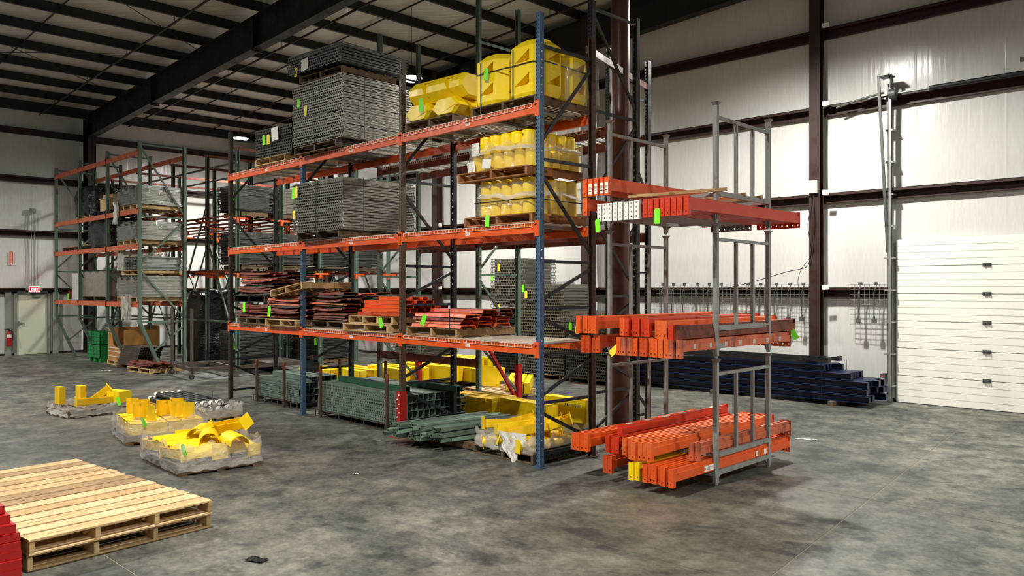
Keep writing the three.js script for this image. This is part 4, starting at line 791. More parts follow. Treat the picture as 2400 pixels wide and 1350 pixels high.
{
  const y0 = LV[0] + .012;
  // two pale pallets with orange channels, left of the brown post
  pallet(W(10.5, 7.93, y0), 0, { lx: 1.2, lz: 1.05, mats: M.woods, label: 'pale pallet at the bottom of a pair beside the brown post' });
  pallet(W(10.42, 7.95, y0 + PH + .002), .03, { lx: 1.12, lz: 1.02, mats: M.woods, label: 'pale pallet at the top of a pair beside the brown post', ns: 4 });
  let y = y0 + 2 * PH + .004; const gc = channelGeo(1.05, .15, .06), gs = channelGeo(.8, .12, .05), L1 = [];
  for (let k = 0; k < 4; k++) { const nn = [6, 5, 5, 3][k]; for (let j = 0; j < nn; j++) L1.push([10.2 + rr(-.05, .05) - k * .02, 7.52 + j * .17 + k * .03, y + k * .0605, gc, rr(-.02, .02)]); }
  L1.push([10.05, 7.72, y + 4 * .0605, gs, .05], [10.0, 7.88, y + 4 * .0605, gs, .03]);
  channels(L1, 'steel_channel', 'orange steel channel piled on the pair of pale pallets', 'channel', 'orange channels beside the brown post', () => pick([M.orange, M.orange, M.orange3]));
  hangTag(10.06, 7.38, y - .02, 'green', 'on the pair of pale pallets beside the brown post', .1, .2, 1.2);
  // pallet with flat orange panels, right of the brown post
  pallet(W(8.87, 7.95, y0), -.03, { lx: 1.16, lz: 1.1, mats: [M.woods[2], M.woodsOld[0], M.woods[1]], label: 'weathered pallet under the flat orange panels of the bottom shelf' });
  const L2 = [], fg = [foldedGeo(1.12, .3, .045, .006), foldedGeo(1.1, .3, .045, -.004), foldedGeo(1.0, .26, .045, .01)]; y = y0 + PH + .006;
  for (let k = 0; k < 5; k++) for (let j = 0; j < 3; j++) { if (k === 4 && j === 0) continue; L2.push([8.8 - k * .02 + rr(-.04, .04), 7.55 + j * .33 + rr(-.02, .02), y + k * .05, pick(fg), rr(-.03, .03)]); }
  channels(L2, 'folded_sheet', 'folded orange panel piled flat on the weathered pallet', 'panel', 'orange panels right of the brown post', () => pick([M.orange, M.orange3, M.rustRed]));
  strapLoop('packing_strap', 8.45, 7.95, y0 + .02, y0 + PH + .27, 1.1, 1.12, 'x', M.strap, 'black strap over the flat orange panels on the bottom shelf');
  hangTag(8.98, 7.37, y0 + .3, 'green', 'on the flat orange panels of the bottom shelf', .2, -.4, 1.2);
  // heap of rusty panels in the far bay
  const heap = (cu, cv, yb, layers, len, label) => {
    const G = [foldedGeo(len, .3, .03, .015), foldedGeo(len, .28, .03, -.01), foldedGeo(len * .93, .3, .032, .02), foldedGeo(len, .26, .03, 0)], l = []; layers = Math.round(layers * 1.55);
    for (let k = 0; k < layers; k++) for (let j = 0; j < 3; j++) l.push([cu + rr(-.1, .1), cv - .33 + j * .33 + rr(-.03, .03), yb + k * .0375 + rr(0, .005), pick(G), rr(-.05, .05), rr(-.015, .015)]);
    channels(l, 'folded_sheet', label, 'panel', 'rust coloured panels in the far bay', () => pick([M.rustRed, M.rustRed, M.rustRed, M.brownDark, M.orangeDull]));
  };
  pallet(W(14.35, 8.05, y0), .02, { lx: 1.2, lz: 1.05, mats: [M.cartonWhite, ...M.woodsOld], label: 'grey white pallet under the rust coloured panels in the far bay', ns: 4 });
  heap(14.4, 8.05, y0 + PH + .02, 4, 1.2, 'rust coloured folded panel in the lower heap of the far bay');
  pallet(W(14.5, 8.05, y0 + PH + .29), .03, { lx: 1.15, lz: 1.0, mats: [M.blackPost, M.woodsOld[1]], label: 'dark pallet between the two heaps of rust coloured panels' });
  heap(14.3, 8.05, y0 + 2 * PH + .31, 7, 1.25, 'rust coloured folded panel in the upper heap of the far bay');
  pallet(W(13.15, 7.98, y0), -.02, { lx: 1.1, lz: 1.05, mats: M.woods, label: 'pale pallet under the rust coloured panels beside the middle blue post' });
  heap(13.1, 8.0, y0 + PH + .02, 7, 1.15, 'rust coloured folded panel on the pale pallet beside the middle blue post');
  const tp = pallet(W(12.95, 7.95, y0 + PH + .47), 0, { lx: 1.1, lz: 1.0, mats: M.woods, label: 'pale pallet tilted on the rust coloured panels', tilt: [0, .13] });
  pallet(W(11.95, 8.15, y0), .02, { lx: 1.0, lz: 1.0, mats: M.woodsOld, label: 'worn pallet under the dark rusty panels behind the middle blue post' });
  heap(11.95, 8.15, y0 + PH + .02, 8, 1.0, 'dark rusty folded panel behind the middle blue post');
  hangTag(14.55, 7.48, y0 + .42, 'green', 'on the lower heap of rust coloured panels', 0, 0, 1.5); hangTag(13.5, 7.44, y0 + .36, 'green', 'beside the pale pallet of rust coloured panels', 0, -.2, 1.5);
}
// ---------- floor goods under the orange rack ----------
{
  // perforated green channels stacked between stakes
  const chan = (L, holes) => cached(`pc${L}_${holes}`, () => {
    const m = new MB(), w = .118, d = .1, t = .004, P = .05, n = Math.floor(L / P) - 2;
    if (holes) { const ys = [0, .024, .044, .074, .094, w]; m.bb(-L / 2, ys[0], d / 2, L / 2, ys[1], d / 2 - t).bb(-L / 2, ys[2], d / 2, L / 2, ys[3], d / 2 - t).bb(-L / 2, ys[4], d / 2, L / 2, ys[5], d / 2 - t); for (const [a, b, o] of [[.024, .044, 0], [.074, .094, 0]]) for (let k = 0; k <= n + 1; k++) m.bb(-L / 2 + k * P + (k ? .022 : 0), a, d / 2, Math.min(L / 2, -L / 2 + (k + 1) * P), b, d / 2 - t); }
    else m.bb(-L / 2, 0, d / 2, L / 2, w, d / 2 - t);
    m.bb(-L / 2, 0, -d / 2, L / 2, t, d / 2).bb(-L / 2, w - t, -d / 2, L / 2, w, d / 2).bb(-L / 2, 0, -d / 2, L / 2, .03, -d / 2 + t).bb(-L / 2, w - .03, -d / 2, L / 2, w, -d / 2 + t); return m.geo();
  });
  const stack = (cu, v0, L, rows, cols, y0, where, turn) => {
    const c = W(cu, v0), ax = V(0, 1, 0);
    for (let r = 0; r < rows; r++) for (let k = 0; k < cols; k++) {
      const off = V(rr(-.025, .025), y0 + r * .1195, -.05 - k * .104).applyAxisAngle(ax, turn).add(c); off.y = y0 + r * .1195;
      single('perforated_channel', chan(L, k === 0), k === 0 ? M.greenBeam : pick([M.greenBeam, M.green]), k ? `grey green steel channel inside the ${where}` : `perforated grey green steel channel on the front of the ${where}`, 'channel', off, turn + rr(-.003, .003), `green channels in the ${where}`);
    }
  };
  const cradle = (cu, v0, L, D, h, turn, where) => {
    const t = thing('stake_cradle', `rusty stake cradle with orange topped stakes under the ${where}`, 'cradle', W(cu, v0), turn);
    for (const x of [-L / 2 + .2, L / 2 - .45]) {
      part(t, 'skid', new MB().bb(x - .04, .04, .08, x + .04, .1, -D).geo(), M.cartSteel);
      for (const z of [.06, -D + .02]) { part(t, 'stake', new MB().bb(x - .022, 0, z - .02, x + .022, h, z + .02).geo(), M.brownPost); part(t, 'stake_cap', new MB().cyl(.03, .03, .09, x, h - .05, z, 10).cyl(.022, .03, .04, x, h + .01, z, 10).geo(), M.rustRed, 'orange painted stake top'); }
    }
    for (const z of [.02, -D + .1]) part(t, 'bed_wire', new MB().bb(-L / 2, .1, z - .01, L / 2, .115, z + .01).geo(), M.cartSteel);
    for (let i = 0; i < 8; i++) part(t, 'upright_wire', new MB().bb(-L / 2 + L * i / 7 - .006, 0, .03, -L / 2 + L * i / 7 + .006, .11, .042).geo(), M.cartSteel);
    part(t, 'floor_wire', new MB().bb(-L / 2, .004, .03, L / 2, .014, .042).geo(), M.cartSteel);
  };
  cradle(10.95, 7.62, 2.62, 1.3, .86, deg(-2), 'larger green stack'); stack(10.95, 7.62, 2.6, 4, 11, .118, 'larger green stack', deg(-2));
  for (const [u, v, t, L] of [[11.5, 7.95, -.06, 1.05], [10.6, 7.85, -.06, 1.3], [10.0, 8.4, .0, 1.2]]) single('steel_channel', channelGeo(L, .11, .09), M.greenDark, 'dark green channel lying on the larger green stack', 'channel', W(u, v, .118 + 4 * .1195 + .004), t, 'dark green channels on the stack');
  cradle(14.0, 7.85, 1.75, 1.15, .8, deg(-2), 'smaller green stack'); stack(14.0, 7.85, 1.75, 3, 9, .118, 'smaller green stack', deg(-2));
  for (let k = 0; k < 4; k++) single('steel_channel', channelGeo(1.5, .12, .1), M.greenBeam, 'grey green channel lying loose on the smaller green stack', 'channel', W(13.85, 8.15 + k * .14, .118 + 3 * .1195 + .003), -.03, 'loose channels on the smaller stack');
  single('perforated_sheet', new MB().bb(-.15, 0, -.003, .15, .19, .003).geo(), M.greenDark, 'dark green perforated plate standing on the smaller green stack', 'plate', W(14.05, 8.6, .118 + 3 * .1195 + .105), .05);
  single('perforated_sheet', new MB().bb(-.09, 0, -.003, .09, .19, .003).geo(), M.rustRed, 'red perforated plate standing on the smaller green stack', 'plate', W(13.78, 8.6, .118 + 3 * .1195 + .105), .05);
  // loose bundle of square tubes
  const tube = (L) => cached('tu' + L, () => { const m = new MB(), w = .05, t = .004; for (const s of [-1, 1]) m.bb(s * w / 2, -w / 2, -L / 2, s * (w / 2 - t), w / 2, L / 2).bb(-w / 2 + t, s * w / 2, -L / 2, w / 2 - t, s * (w / 2 - t), L / 2); return m.geo(); });
  for (let k = 0; k < 3; k++) for (let j = 0; j < 17 - k * 2; j++) {
    const g = tube([1.5, 1.6, 1.7][(k + j) % 3]), o = single('square_tube', g, pick([M.greenBeam, M.green, M.greenPale]), k === 2 ? 'grey green square steel tube on top of the loose bundle' : 'grey green square steel tube inside the loose bundle', 'tube', W(8.22 + j * .068 + k * .06, 7.95 + rr(-.09, .09) - j * .012, .15 + k * .066), deg(-4) + rr(-.05, .05), 'square tubes in the loose bundle');
    o.rotation.z = rr(-.3, .3);
  }
  for (const v of [7.5, 8.35]) single('timber_bearer', plank(1.3, .1, .1), M.woodsOld[0], 'dark timber bearer under the loose tube bundle', 'bearer', W(8.75, v, .06), .05, 'bearers under the tubes');
  strapLoop('packing_strap', 8.72, 7.75, .12, .34, 1.3, .6, 'z', M.strap, 'black strap round the loose tube bundle');
}
// ---------- yellow steel guards ----------
const guardTube = cached('guardTube', () => { const m = new MB(); m.cyl(.06, .06, .42, 0, 0, 0, 18, 0, Math.PI / 2); for (const s of [-1, 1]) m.bb(s * .21, -.085, -.085, s * .218, .085, .085); return m.geo(); });
const guardHalf = cached('guardHalf', () => { const s = new THREE.Shape(); s.absarc(0, 0, .12, 0, Math.PI, false); s.lineTo(-.112, 0); s.absarc(0, 0, .112, Math.PI, 0, true); s.lineTo(.12, 0); const g = new THREE.ExtrudeGeometry(s, { depth: .45, bevelEnabled: false, curveSegments: 14 }); g.translate(0, 0, -.225); g.rotateX(-Math.PI / 2); g.translate(0, .225, 0); return boxUV(g); });
const guardU = (L) => cached('gu' + L, () => new MB().bb(-L / 2, 0, -.06, L / 2, .006, .06).bb(-L / 2, 0, -.06, L / 2, .11, -.054).bb(-L / 2, 0, .054, L / 2, .11, .06).bb(-L / 2 - .004, -.02, -.08, -L / 2, .15, .08).bb(L / 2, -.02, -.08, L / 2 + .004, .15, .08).geo());
const guardPlate = cached('guardPlate', () => new MB().bb(-.1, 0, -.004, .1, .2, .004).bb(-.1, 0, -.1, .1, .008, .004).cyl(.01, .01, .012, -.07, .16, 0, 8, Math.PI / 2).cyl(.01, .01, .012, .07, .16, 0, 8, Math.PI / 2).geo());
const guardBlock = (w, h, d) => cached(`gb${w}_${h}_${d}`, () => new MB().bb(-w / 2, 0, d / 2, w / 2, h, d / 2 - .006).bb(-w / 2, h - .006, -d / 2, w / 2, h, d / 2).bb(-w / 2, 0, -d / 2, -w / 2 + .006, h, d / 2).bb(w / 2 - .006, 0, -d / 2, w / 2, h, d / 2).bb(-w / 2, 0, -d / 2, w / 2, .006, d / 2).geo());
function guard(name, g, mat, label, u, v, y, e = [0, 0, 0], group) { const o = single(name, g, mat, label, 'guard', W(u, v, y), 0, group); o.rotation.set(...e); return o; }
{
  // pallet beside the slate blue post
  pallet(W(7.44, 7.9), .0, { lx: 1.1, lz: 1.03, mats: M.woodsOld, label: 'worn pallet with yellow guards beside the slate blue post' });
  const G = 'yellow guards beside the blue post', y = PH + .06;
  for (let k = 0; k < 9; k++) guard('tube_guard', guardTube, M.yellow, 'yellow tube guard with square flanges piled beside the blue post', 7.1 + (k % 3) * .3 + rr(-.04, .04), 7.55 + Math.floor(k / 3) * .3 + rr(-.03, .03), y + .02, [rr(-.3, .3), rr(.5, 1.3), rr(-.12, .12)], G);
  for (let k = 0; k < 7; k++) guard('channel_guard', guardU(.5), pick([M.yellow, M.yellowOld]), 'yellow channel guard with end flanges piled beside the blue post', 7.15 + (k % 3) * .24 + rr(-.05, .05), 7.6 + Math.floor(k / 3) * .26 + rr(-.03, .03), y + .15 + rr(0, .03), [rr(-.4, .4), rr(.6, 1.2), rr(.05, .35)], G);
  for (let k = 0; k < 4; k++) guard('plate_guard', guardPlate, M.yellow, 'upright yellow plate guard among the piled guards', 7.0 + k * .22, 7.48 + (k % 2) * .5, PH + .01, [rr(-.1, .1), rr(-.6, .6), 0], G);
  single('stretch_film', filmShell(1.1, 1.03, .2, { s: 5, flare: .02, ragged: .05, slack: .02 }), M.filmMilky, 'torn milky film round the yellow guards beside the blue post', 'film', W(7.44, 7.9, .11));
  { const g = new THREE.PlaneGeometry(.5, .34, 14, 8), p = g.attributes.position; for (let i = 0; i < p.count; i++) { const x = p.getX(i), y = p.getY(i), t = (y + .17) / .34; p.setXYZ(i, x * (.25 + .75 * t) + .03 * Math.sin(y * 30), y - .04 * Math.cos(x * 9) * (1 - t), .02 * Math.sin(x * 38 + y * 12) * (1.2 - t)); } g.computeVertexNormals(); const o = single('film_scrap', g, M.filmWhite, 'torn white film hanging off the worn pallet corner', 'film', W(7.24, 7.37, .2), .12); }
  single('film_sheet', new MB().box(.02, .14, 1.0, 0, .11, 0, 0, 0, .12).geo(), M.filmBlack, 'black film along the side of the worn pallet', 'film', W(6.86, 7.93));
}
const turned = (c, tn, x, z) => { const q = V(x, 0, z).applyAxisAngle(V(0, 1, 0), tn); return [c[0] - q.x, c[1] - q.z]; };
function heapPallet(cu, cv, lx, lz, turn, lab) { return pallet(W(cu, cv), turn, { lx, lz, mats: M.woodsOld, label: lab }); }
{
  // nearest wrapped pallet: bowls of curved guards with a long one on top
  const c = [10.04, 4.57], tn = deg(-4);
  heapPallet(c[0], c[1], 1.34, 1.0, tn, 'pallet under the wrapped yellow guards nearest the pale pallets');
  const G = 'guards on the pallet nearest the pale pallets';
  const at = (x, z) => { const q = V(x, 0, z).applyAxisAngle(V(0, 1, 0), tn); return [c[0] - q.x, c[1] - q.z]; };
  for (const z of [.47, -.47]) for (const x of [-.34, .32]) { const [u, v] = at(x, z); guard('channel_guard', guardU(.62), M.yellow, 'yellow channel guard set on edge along the side of the wrapped pallet', u, v, PH + .09, [z > 0 ? -Math.PI / 2 : Math.PI / 2, tn, 0], G); }
  for (const x of [.63, -.63]) { const [u, v] = at(x, 0); guard('plate_guard', guardPlate, M.yellow, 'upright yellow plate guard at the end of the wrapped pallet', u, v, PH + .003, [0, x > 0 ? Math.PI / 2 : -Math.PI / 2, 0], G); }
  for (let k = 0; k < 10; k++) { const [u, v] = at(-.54 + (k % 5) * .27, -.2 + Math.floor(k / 5) * .43); const o = guard('curved_guard', guardHalf, M.yellow, 'curved yellow guard lying inside the wrapped pallet nearest the pale pallets', u, v + .225, PH + .06, [0, 0, 0], G); o.rotation.order = 'YXZ'; o.rotation.set(Math.PI / 2, tn + rr(-.15, .15), 0); }
  for (let k = 0; k < 3; k++) { const [u, v] = at(-.42 + k * .4, -.02 + .1 * (k % 2)); const o = guard('curved_guard', guardHalf, M.yellow, 'curved yellow guard on the upper layer of the wrapped pallet', u, v + .2, PH + .18, [0, 0, 0], G); o.rotation.order = 'YXZ'; o.rotation.set(Math.PI / 2, .9 + k * .25, 0); }
  { const [u, v] = at(.12, -.34); guard('channel_guard', guardU(.8), M.yellow, 'long yellow channel guard lying on top of the wrapped pallet', u, v, PH + .27, [.5, .22, .12], G); }
  single('stretch_film', filmShell(1.4, 1.06, .31, { s: 11, flare: .05, ragged: .03, slack: .016 }), M.filmThick, 'clear creased film round the pallet nearest the pale pallets', 'film', W(c[0], c[1], .05), tn);
  hangTag(9.45, 4.08, .37, 'green', 'on the wrapped yellow pallet nearest the pale pallets', .2, .5, 1.1);
}
{
  const c = [12.3, 4.97], tn = deg(-11);
  heapPallet(c[0], c[1], 1.25, 1.12, tn, 'pallet under the wrapped standing yellow half round guards');
  const G = 'guards on the middle wrapped pallet';
  for (let k = 0; k < 8; k++) guard('block_guard', guardBlock(.28, .16, .48), pick([M.yellow, M.yellowOld]), 'yellow box guard in the bottom layer of the middle wrapped pallet', ...turned(c, tn, -.45 + (k % 4) * .3, .25 - Math.floor(k / 4) * .5), PH + .002, [0, tn, 0], G);
  [[.42, -.32], [.18, -.2], [-.05, .05], [-.1, -.28], [-.3, .2], [-.42, -.15], [-.38, .35], [.2, .3]].forEach(([a, b], k) => guard('curved_guard', guardHalf, M.yellowOld, 'half round yellow guard standing on end in the middle wrapped pallet', ...turned(c, tn, -a, -b), PH + .166, [0, .4 + k * .5, 0], G).scale.set(.85, .52, .85));
  single('stretch_film', filmShell(1.3, 1.16, .3, { s: 13, flare: .04, ragged: .04, slack: .02 }), M.filmThick, 'clear creased film round the standing half round guards', 'film', W(c[0], c[1], .05), tn);
  hangTag(11.75, 4.5, .38, 'green', 'on the pallet of standing half round guards', .3, .6, 1.1);
}
{
  const c = [15.45, 5.05], tn = deg(3);
  heapPallet(c[0], c[1], 1.0, 1.15, tn, 'pallet with a few yellow guards, farthest from the pale pallets');
  const G = 'guards on the farthest floor pallet';
  for (const [a, b] of [[.32, -.42], [.25, -.1]]) guard('block_guard', guardBlock(.2, .3, .1), M.yellowOld, 'yellow box guard standing on the farthest floor pallet', c[0] + a, c[1] + b, PH + .04, [0, .1, 0], G);
  guard('block_guard', guardBlock(.5, .2, .25), M.yellow, 'open yellow box guard at the end of the farthest floor pallet', c[0] - .1, c[1] + .38, PH + .04, [0, .3, 0], G);
  guard('channel_guard', guardU(.5), M.yellow, 'yellow channel guard leaning on the farthest floor pallet', c[0] + .05, c[1] + .15, PH + .1, [.2, 1.2, .5], G);
  guard('channel_guard', guardU(.6), M.yellowOld, 'yellow channel guard lying flat on the farthest floor pallet', c[0] - .15, c[1], PH + .04, [0, 1.5, 0], G);
  single('stretch_film', filmShell(1.02, 1.17, .17, { s: 17, flare: .03, ragged: .02, slack: .015 }), M.filmMilky, 'milky film over the farthest floor pallet of guards', 'film', W(c[0], c[1], .03), tn);
  hangTag(14.95, 5.3, .3, 'green', 'on the farthest floor pallet of guards', .5, .4, 1.2);
}
{
  // long pallet of dark pipes
  const c = [14.15, 6.28], tn = deg(-1);
  pallet(W(c[0], c[1]), tn, { lx: 2.2, lz: .75, mats: M.woods, label: 'long pale pallet under the dark pipes', ns: 4, nb: 3 });
  const pipe = (L) => cached('pi' + L, () => new MB().add(new THREE.CylinderGeometry(.045, .045, L, 16, 1, true), new THREE.Matrix4().makeRotationZ(Math.PI / 2)).add(new THREE.CylinderGeometry(.038, .038, L, 16, 1, true), new THREE.Matrix4().makeRotationZ(Math.PI / 2)).geo());
  const wrapEnd = cached('wrapEnd', () => new MB().cyl(.0475, .0485, .1, 0, 0, 0, 12, 0, Math.PI / 2).geo());
  for (let k = 0; k < 12; k++) {
    const row = k < 7 ? 0 : 1, j = row ? k - 7 : k, L = row ? 1.9 : 2.1;
    const t = thing('steel_pipe', row ? 'dark steel pipe with white wrapped ends on the upper layer' : 'dark steel pipe with white wrapped ends on the long pallet', 'pipe', W(c[0] + rr(-.12, .12), c[1] - .32 + j * .105 + row * .06, PH + .048 + row * .085), tn + rr(-.03, .03), 'dark pipes on the long pallet');
    part(t, 'pipe_wall', pipe(L), M.blackPost); for (const s of [-1, 1]) part(t, 'wrapped_end', wrapEnd, M.filmWhite, 'white wrapped pipe end').position.x = s * (L / 2 - .06);
  }
  strapLoop('packing_strap', c[0], c[1], .1, .36, 2, .72, 'x', M.strap, 'black strap round the dark pipes');
  single('stretch_film', filmShell(.35, .78, .2, { s: 23, slack: .015 }), M.filmMilky, 'milky film round the near end of the pipe pallet', 'film', W(13.15, 6.28, .05));
}
// ---------- two long pale pallets and the red corrugated pile in the corner ----------
{
  const lz = 1.54, lx = 2.86, turn = deg(5), ax = V(0, 1, 0), c = W(7.13, 2.62).add(V(-lx / 2, 0, 0).applyAxisAngle(ax, turn));
  for (const k of [0, 1]) pallet(c.clone().add(V(k ? .03 : -.03, k * (PH + .012), k ? .02 : 0)), turn + (k ? .008 : 0), { lx, lz, along: 'z', n: k ? 14 : 13, nb: 3, ns: 4, bw: .165, mats: M.woods, label: k ? 'long pale pallet with close boards on top of its pair' : 'long pale pallet with close boards at the bottom of its pair' });
  // red channels piled against the end of the pallets, each layer set back a little
  const rc = channelGeo(1.2, .16, .062), pile = (u0, n, v0, lab, grp) => { for (let k = 0; k < n; k++) for (const q of [0, 1]) single('red_channel', rc, M.red, lab, 'channel', W(u0 + q * .17 + k * .018 + (k > n - 3 ? .05 * (k - n + 3) : 0), v0 - .6 - (k > n - 4 ? .02 * (k - n + 4) : 0) + rr(-.008, .008), .003 + k * .0635), Math.PI / 2 + rr(-.01, .01), grp); };
  pile(7.1, 8, 1.8, 'red steel channel in the pile against the near end of the pale pallets', 'red channels near the pallets');
  pile(8.55, 8, 2.0, 'red steel channel in the pile farther along the pale pallets', 'red channels farther back');
}
// ---------- sectional door, tracks and wall fittings ----------
{
  const d = struct('door_1', null, null, 'white sectional overhead door with grey handles', W(5.72, WALL_V - .12));
  const Wd = 3.75, n = 6, sh = 3.16 / n;
  for (let k = 0; k < n; k++) {
    const m = new MB(), y0 = k * sh + .004, y1 = (k + 1) * sh - .004;
    m.bb(0, y0, -.05, Wd, y1, -.008);
    const q = 4; for (let i = 0; i < q; i++) { const a = y0 + (y1 - y0) * i / q + .006, b = y0 + (y1 - y0) * (i + 1) / q - .006; m.bb(.01, a, -.008, Wd - .01, b, 0); }
    const s = part(d, 'door_section', m.geo(), M.doorWhite);
    if (k) { const h = part(s, 'handle', new MB().bb(1.5, y0 - .03, 0, 1.64, y0 + .035, .012).bb(1.52, y0 - .02, .012, 1.54, y0 + .02, .045).bb(1.6, y0 - .02, .012, 1.62, y0 + .02, .045).bb(1.52, y0 + .005, .04, 1.62, y0 + .02, .052).geo(), M.plate, 'grey pull handle'); }
  }
  part(d, 'bottom_seal', new MB().bb(0, -.0, -.05, Wd, .012, .01).geo(), M.rubber);
  // track: galvanised angle and channel running up the wall
  const t = struct('trim_1', null, null, 'galvanised vertical door track with brackets', W(5.8, WALL_V - .2));
  part(t, 'wall_angle', new MB().bb(-.06, 0, -.16, -.055, 6.2, .02).bb(-.06, 0, .0, .04, 3.3, .006).geo(), M.galv);
  part(t, 'track_channel', new MB().bb(-.0, 0, .05, .05, 6.1, .056).bb(0, 0, .05, .006, 6.1, .11).bb(0, 0, .1, .05, 6.1, .106).geo(), M.galv);
  part(t, 'inclined_rail', new MB().bar(V(-.1, 6.3, .35), V(-.02, 2.9, .08), .035, .05).geo(), M.plate);
  part(t, 'top_bracket', new MB().bb(-.12, 6.28, .05, .1, 6.31, .38).bb(.06, 6.05, .05, .075, 6.3, .22).geo(), M.plate);
  for (let y = .3; y < 6; y += .62) part(t, 'bracket', new MB().bb(-.08, y, -.14, .08, y + .03, .1).geo(), M.galv);
  part(t, 'drum', new MB().cyl(.09, .09, .12, .1, 5.95, .16, 20, 0, Math.PI / 2).geo(), M.plate);
  const sh2 = struct('trim_2', null, null, 'door torsion shaft above the door', W(5.7, WALL_V - .34, 5.95));
  part(sh2, 'shaft', new MB().rod(V(0, 0, 0), V(3.8, 0, 0), .016, 10).geo(), M.galv); part(sh2, 'torsion_spring', new MB().rod(V(.65, 0, 0), V(2.6, 0, 0), .045, 14).geo(), M.black);
  part(sh2, 'centre_bracket', new MB().bb(2.2, -.1, -.1, 2.24, .3, .02).bb(2.1, .22, -.1, 2.3, .3, -.08).geo(), M.plate);
  single('stay_cable', new MB().wire([V(0, 0, 0), V(-.45, -.06, .02), V(-.9, -.16, .05)], .022, 6, 20).geo(), M.plate, 'thin steel stay beside the top of the door track', 'stay', W(5.88, WALL_V - .34, 6.0));
  // photo eye by the door
  const pe = thing('photo_eye', 'small door photo eye with red light by the track', 'sensor', W(5.93, WALL_V - .22, .5)); part(pe, 'body', new MB().bb(-.05, -.04, -.2, .05, .04, .04).geo(), M.plate); part(pe, 'light', new MB().cyl(.012, .012, .01, 0, 0, .045, 10, Math.PI / 2).geo(), new THREE.MeshStandardMaterial({ color: 0x880000, emissive: 0xff1020, emissiveIntensity: 1.5 }), 'red light');
}
// grids with hooks hung on the girt
{
  const grid = (w, h) => cached(`gr${w}_${h}`, () => { const m = new MB(), r = .0075, nx = Math.round(w / .1), ny = Math.round(h / .1); for (let i = 0; i <= nx; i++) m.bb(i * w / nx - r / 2, -h, 0, i * w / nx + r / 2, .0, r); for (let i = 0; i <= ny; i++) m.bb(0, -h * i / ny - r / 2, r, w, -h * i / ny + r / 2, 2 * r); return m.geo(); });
  const hook = cached('hook', () => new MB().bb(-.04, 0, 0, .04, .06, .012).bar(V(.015, 0, .01), V(-.02, -.14, .05), .022, .012).bb(-.03, -.14, .045, -.008, -.66, .06).bb(-.06, -.66, .03, .03, -.74, .07).cyl(.02, .02, .04, -.018, -.63, .05, 10).geo());
  const v = WALL_V - .252;
  [[11.2, 1.28], [9.9, 1.28], [8.6, 1.28]].forEach(([u, w], i) => single('wire_grid', grid(w, .82), M.galv, 'galvanised wire grid hung on the girt between rack and column', 'wire grid', W(u, v, 2.29), 0, 'wire grids on the back wall'));
  single('wire_grid', grid(.76, .8), M.galv, 'galvanised wire grid hung on the girt between column and door track', 'wire grid', W(6.56, v, 2.29));
  for (let k = 0; k < 12; k++) single('drum_hook', hook, M.plate, 'dark hook hanging on the wire grids between rack and column', 'hook', W(11.0 - k * .32 + .02 * (k % 3), v - .011, 2.27), 0, 'hooks on the long grids');
  for (let k = 0; k < 2; k++) single('drum_hook', hook, M.plate, 'dark hook hanging on the wire grid beside the door track', 'hook', W(6.35 - k * .3, v - .011, 2.27), 0, 'hooks on the short grid');
}
// ---------- blue beams along the back wall ----------
{
  const bg = (L) => cached('bl' + L, () => new MB().bb(-L / 2, 0, -.06, L / 2, .008, .06).bb(-L / 2, .112, -.06, L / 2, .12, .06).bb(-L / 2, 0, -.056, L / 2, .12, -.05).bb(L / 2 - .006, -.0, -.07, L / 2, .118, .03).geo());
  let n = 0;
  for (let r = 0; r < 5; r++) for (let k = 0; k < 7 - (r > 2 ? r - 2 : 0); k++) {
    const L = [6.2, 6.0, 5.7][(r * 3 + k) % 3], end = 5.75 + (r > 2 ? .35 * (r - 2) : 0) + rr(0, .2) - (k > 4 && r < 2 ? .1 : 0);
    single('long_blue_rail', bg(L), M.blueBeam, r === 4 ? 'long blue steel rail on top of the pile along the back wall' : 'long blue steel rail in the pile along the back wall', 'rail', W(end + L / 2, 15.22 + k * .142 + r * .025, .09 + r * .132), rr(-.004, .004), 'blue rails along the back wall'); n++;
  }
  for (const u of [6.4, 8.9, 11.2]) single('timber_bearer', plank(.1, .085, 1.25), M.woodsOld[1], 'dark timber bearer under the blue rails', 'bearer', W(u, 15.65, .045), 0, 'bearers under the blue rails');
  [[6.6, 'beside the door track'], [8.4, 'at their middle'], [10.4, 'behind the stacking frame']].forEach(([u, w]) => strapLoop('packing_strap', u, 15.68, .09, .78, 1, 1.12, 'x', M.strap, `black strap round the blue rails ${w}`));
  const bk = cached('bkr', () => new MB().bb(-1.5, 0, -.05, 1.5, .012, .05).bb(-1.5, 0, -.05, 1.5, .07, -.04).bb(-1.5, 0, .04, 1.5, .05, .05).bb(1.44, 0, -.08, 1.5, .1, .08).geo());
  for (let k = 0; k < 5; k++) single('black_rail', bk, M.blackPost, 'black steel rail lying on the blue rails', 'rail', W(8.35 + rr(-.4, .25), 15.3 + k * .175, .77), rr(-.02, .02), 'black rails on the blue pile');
}
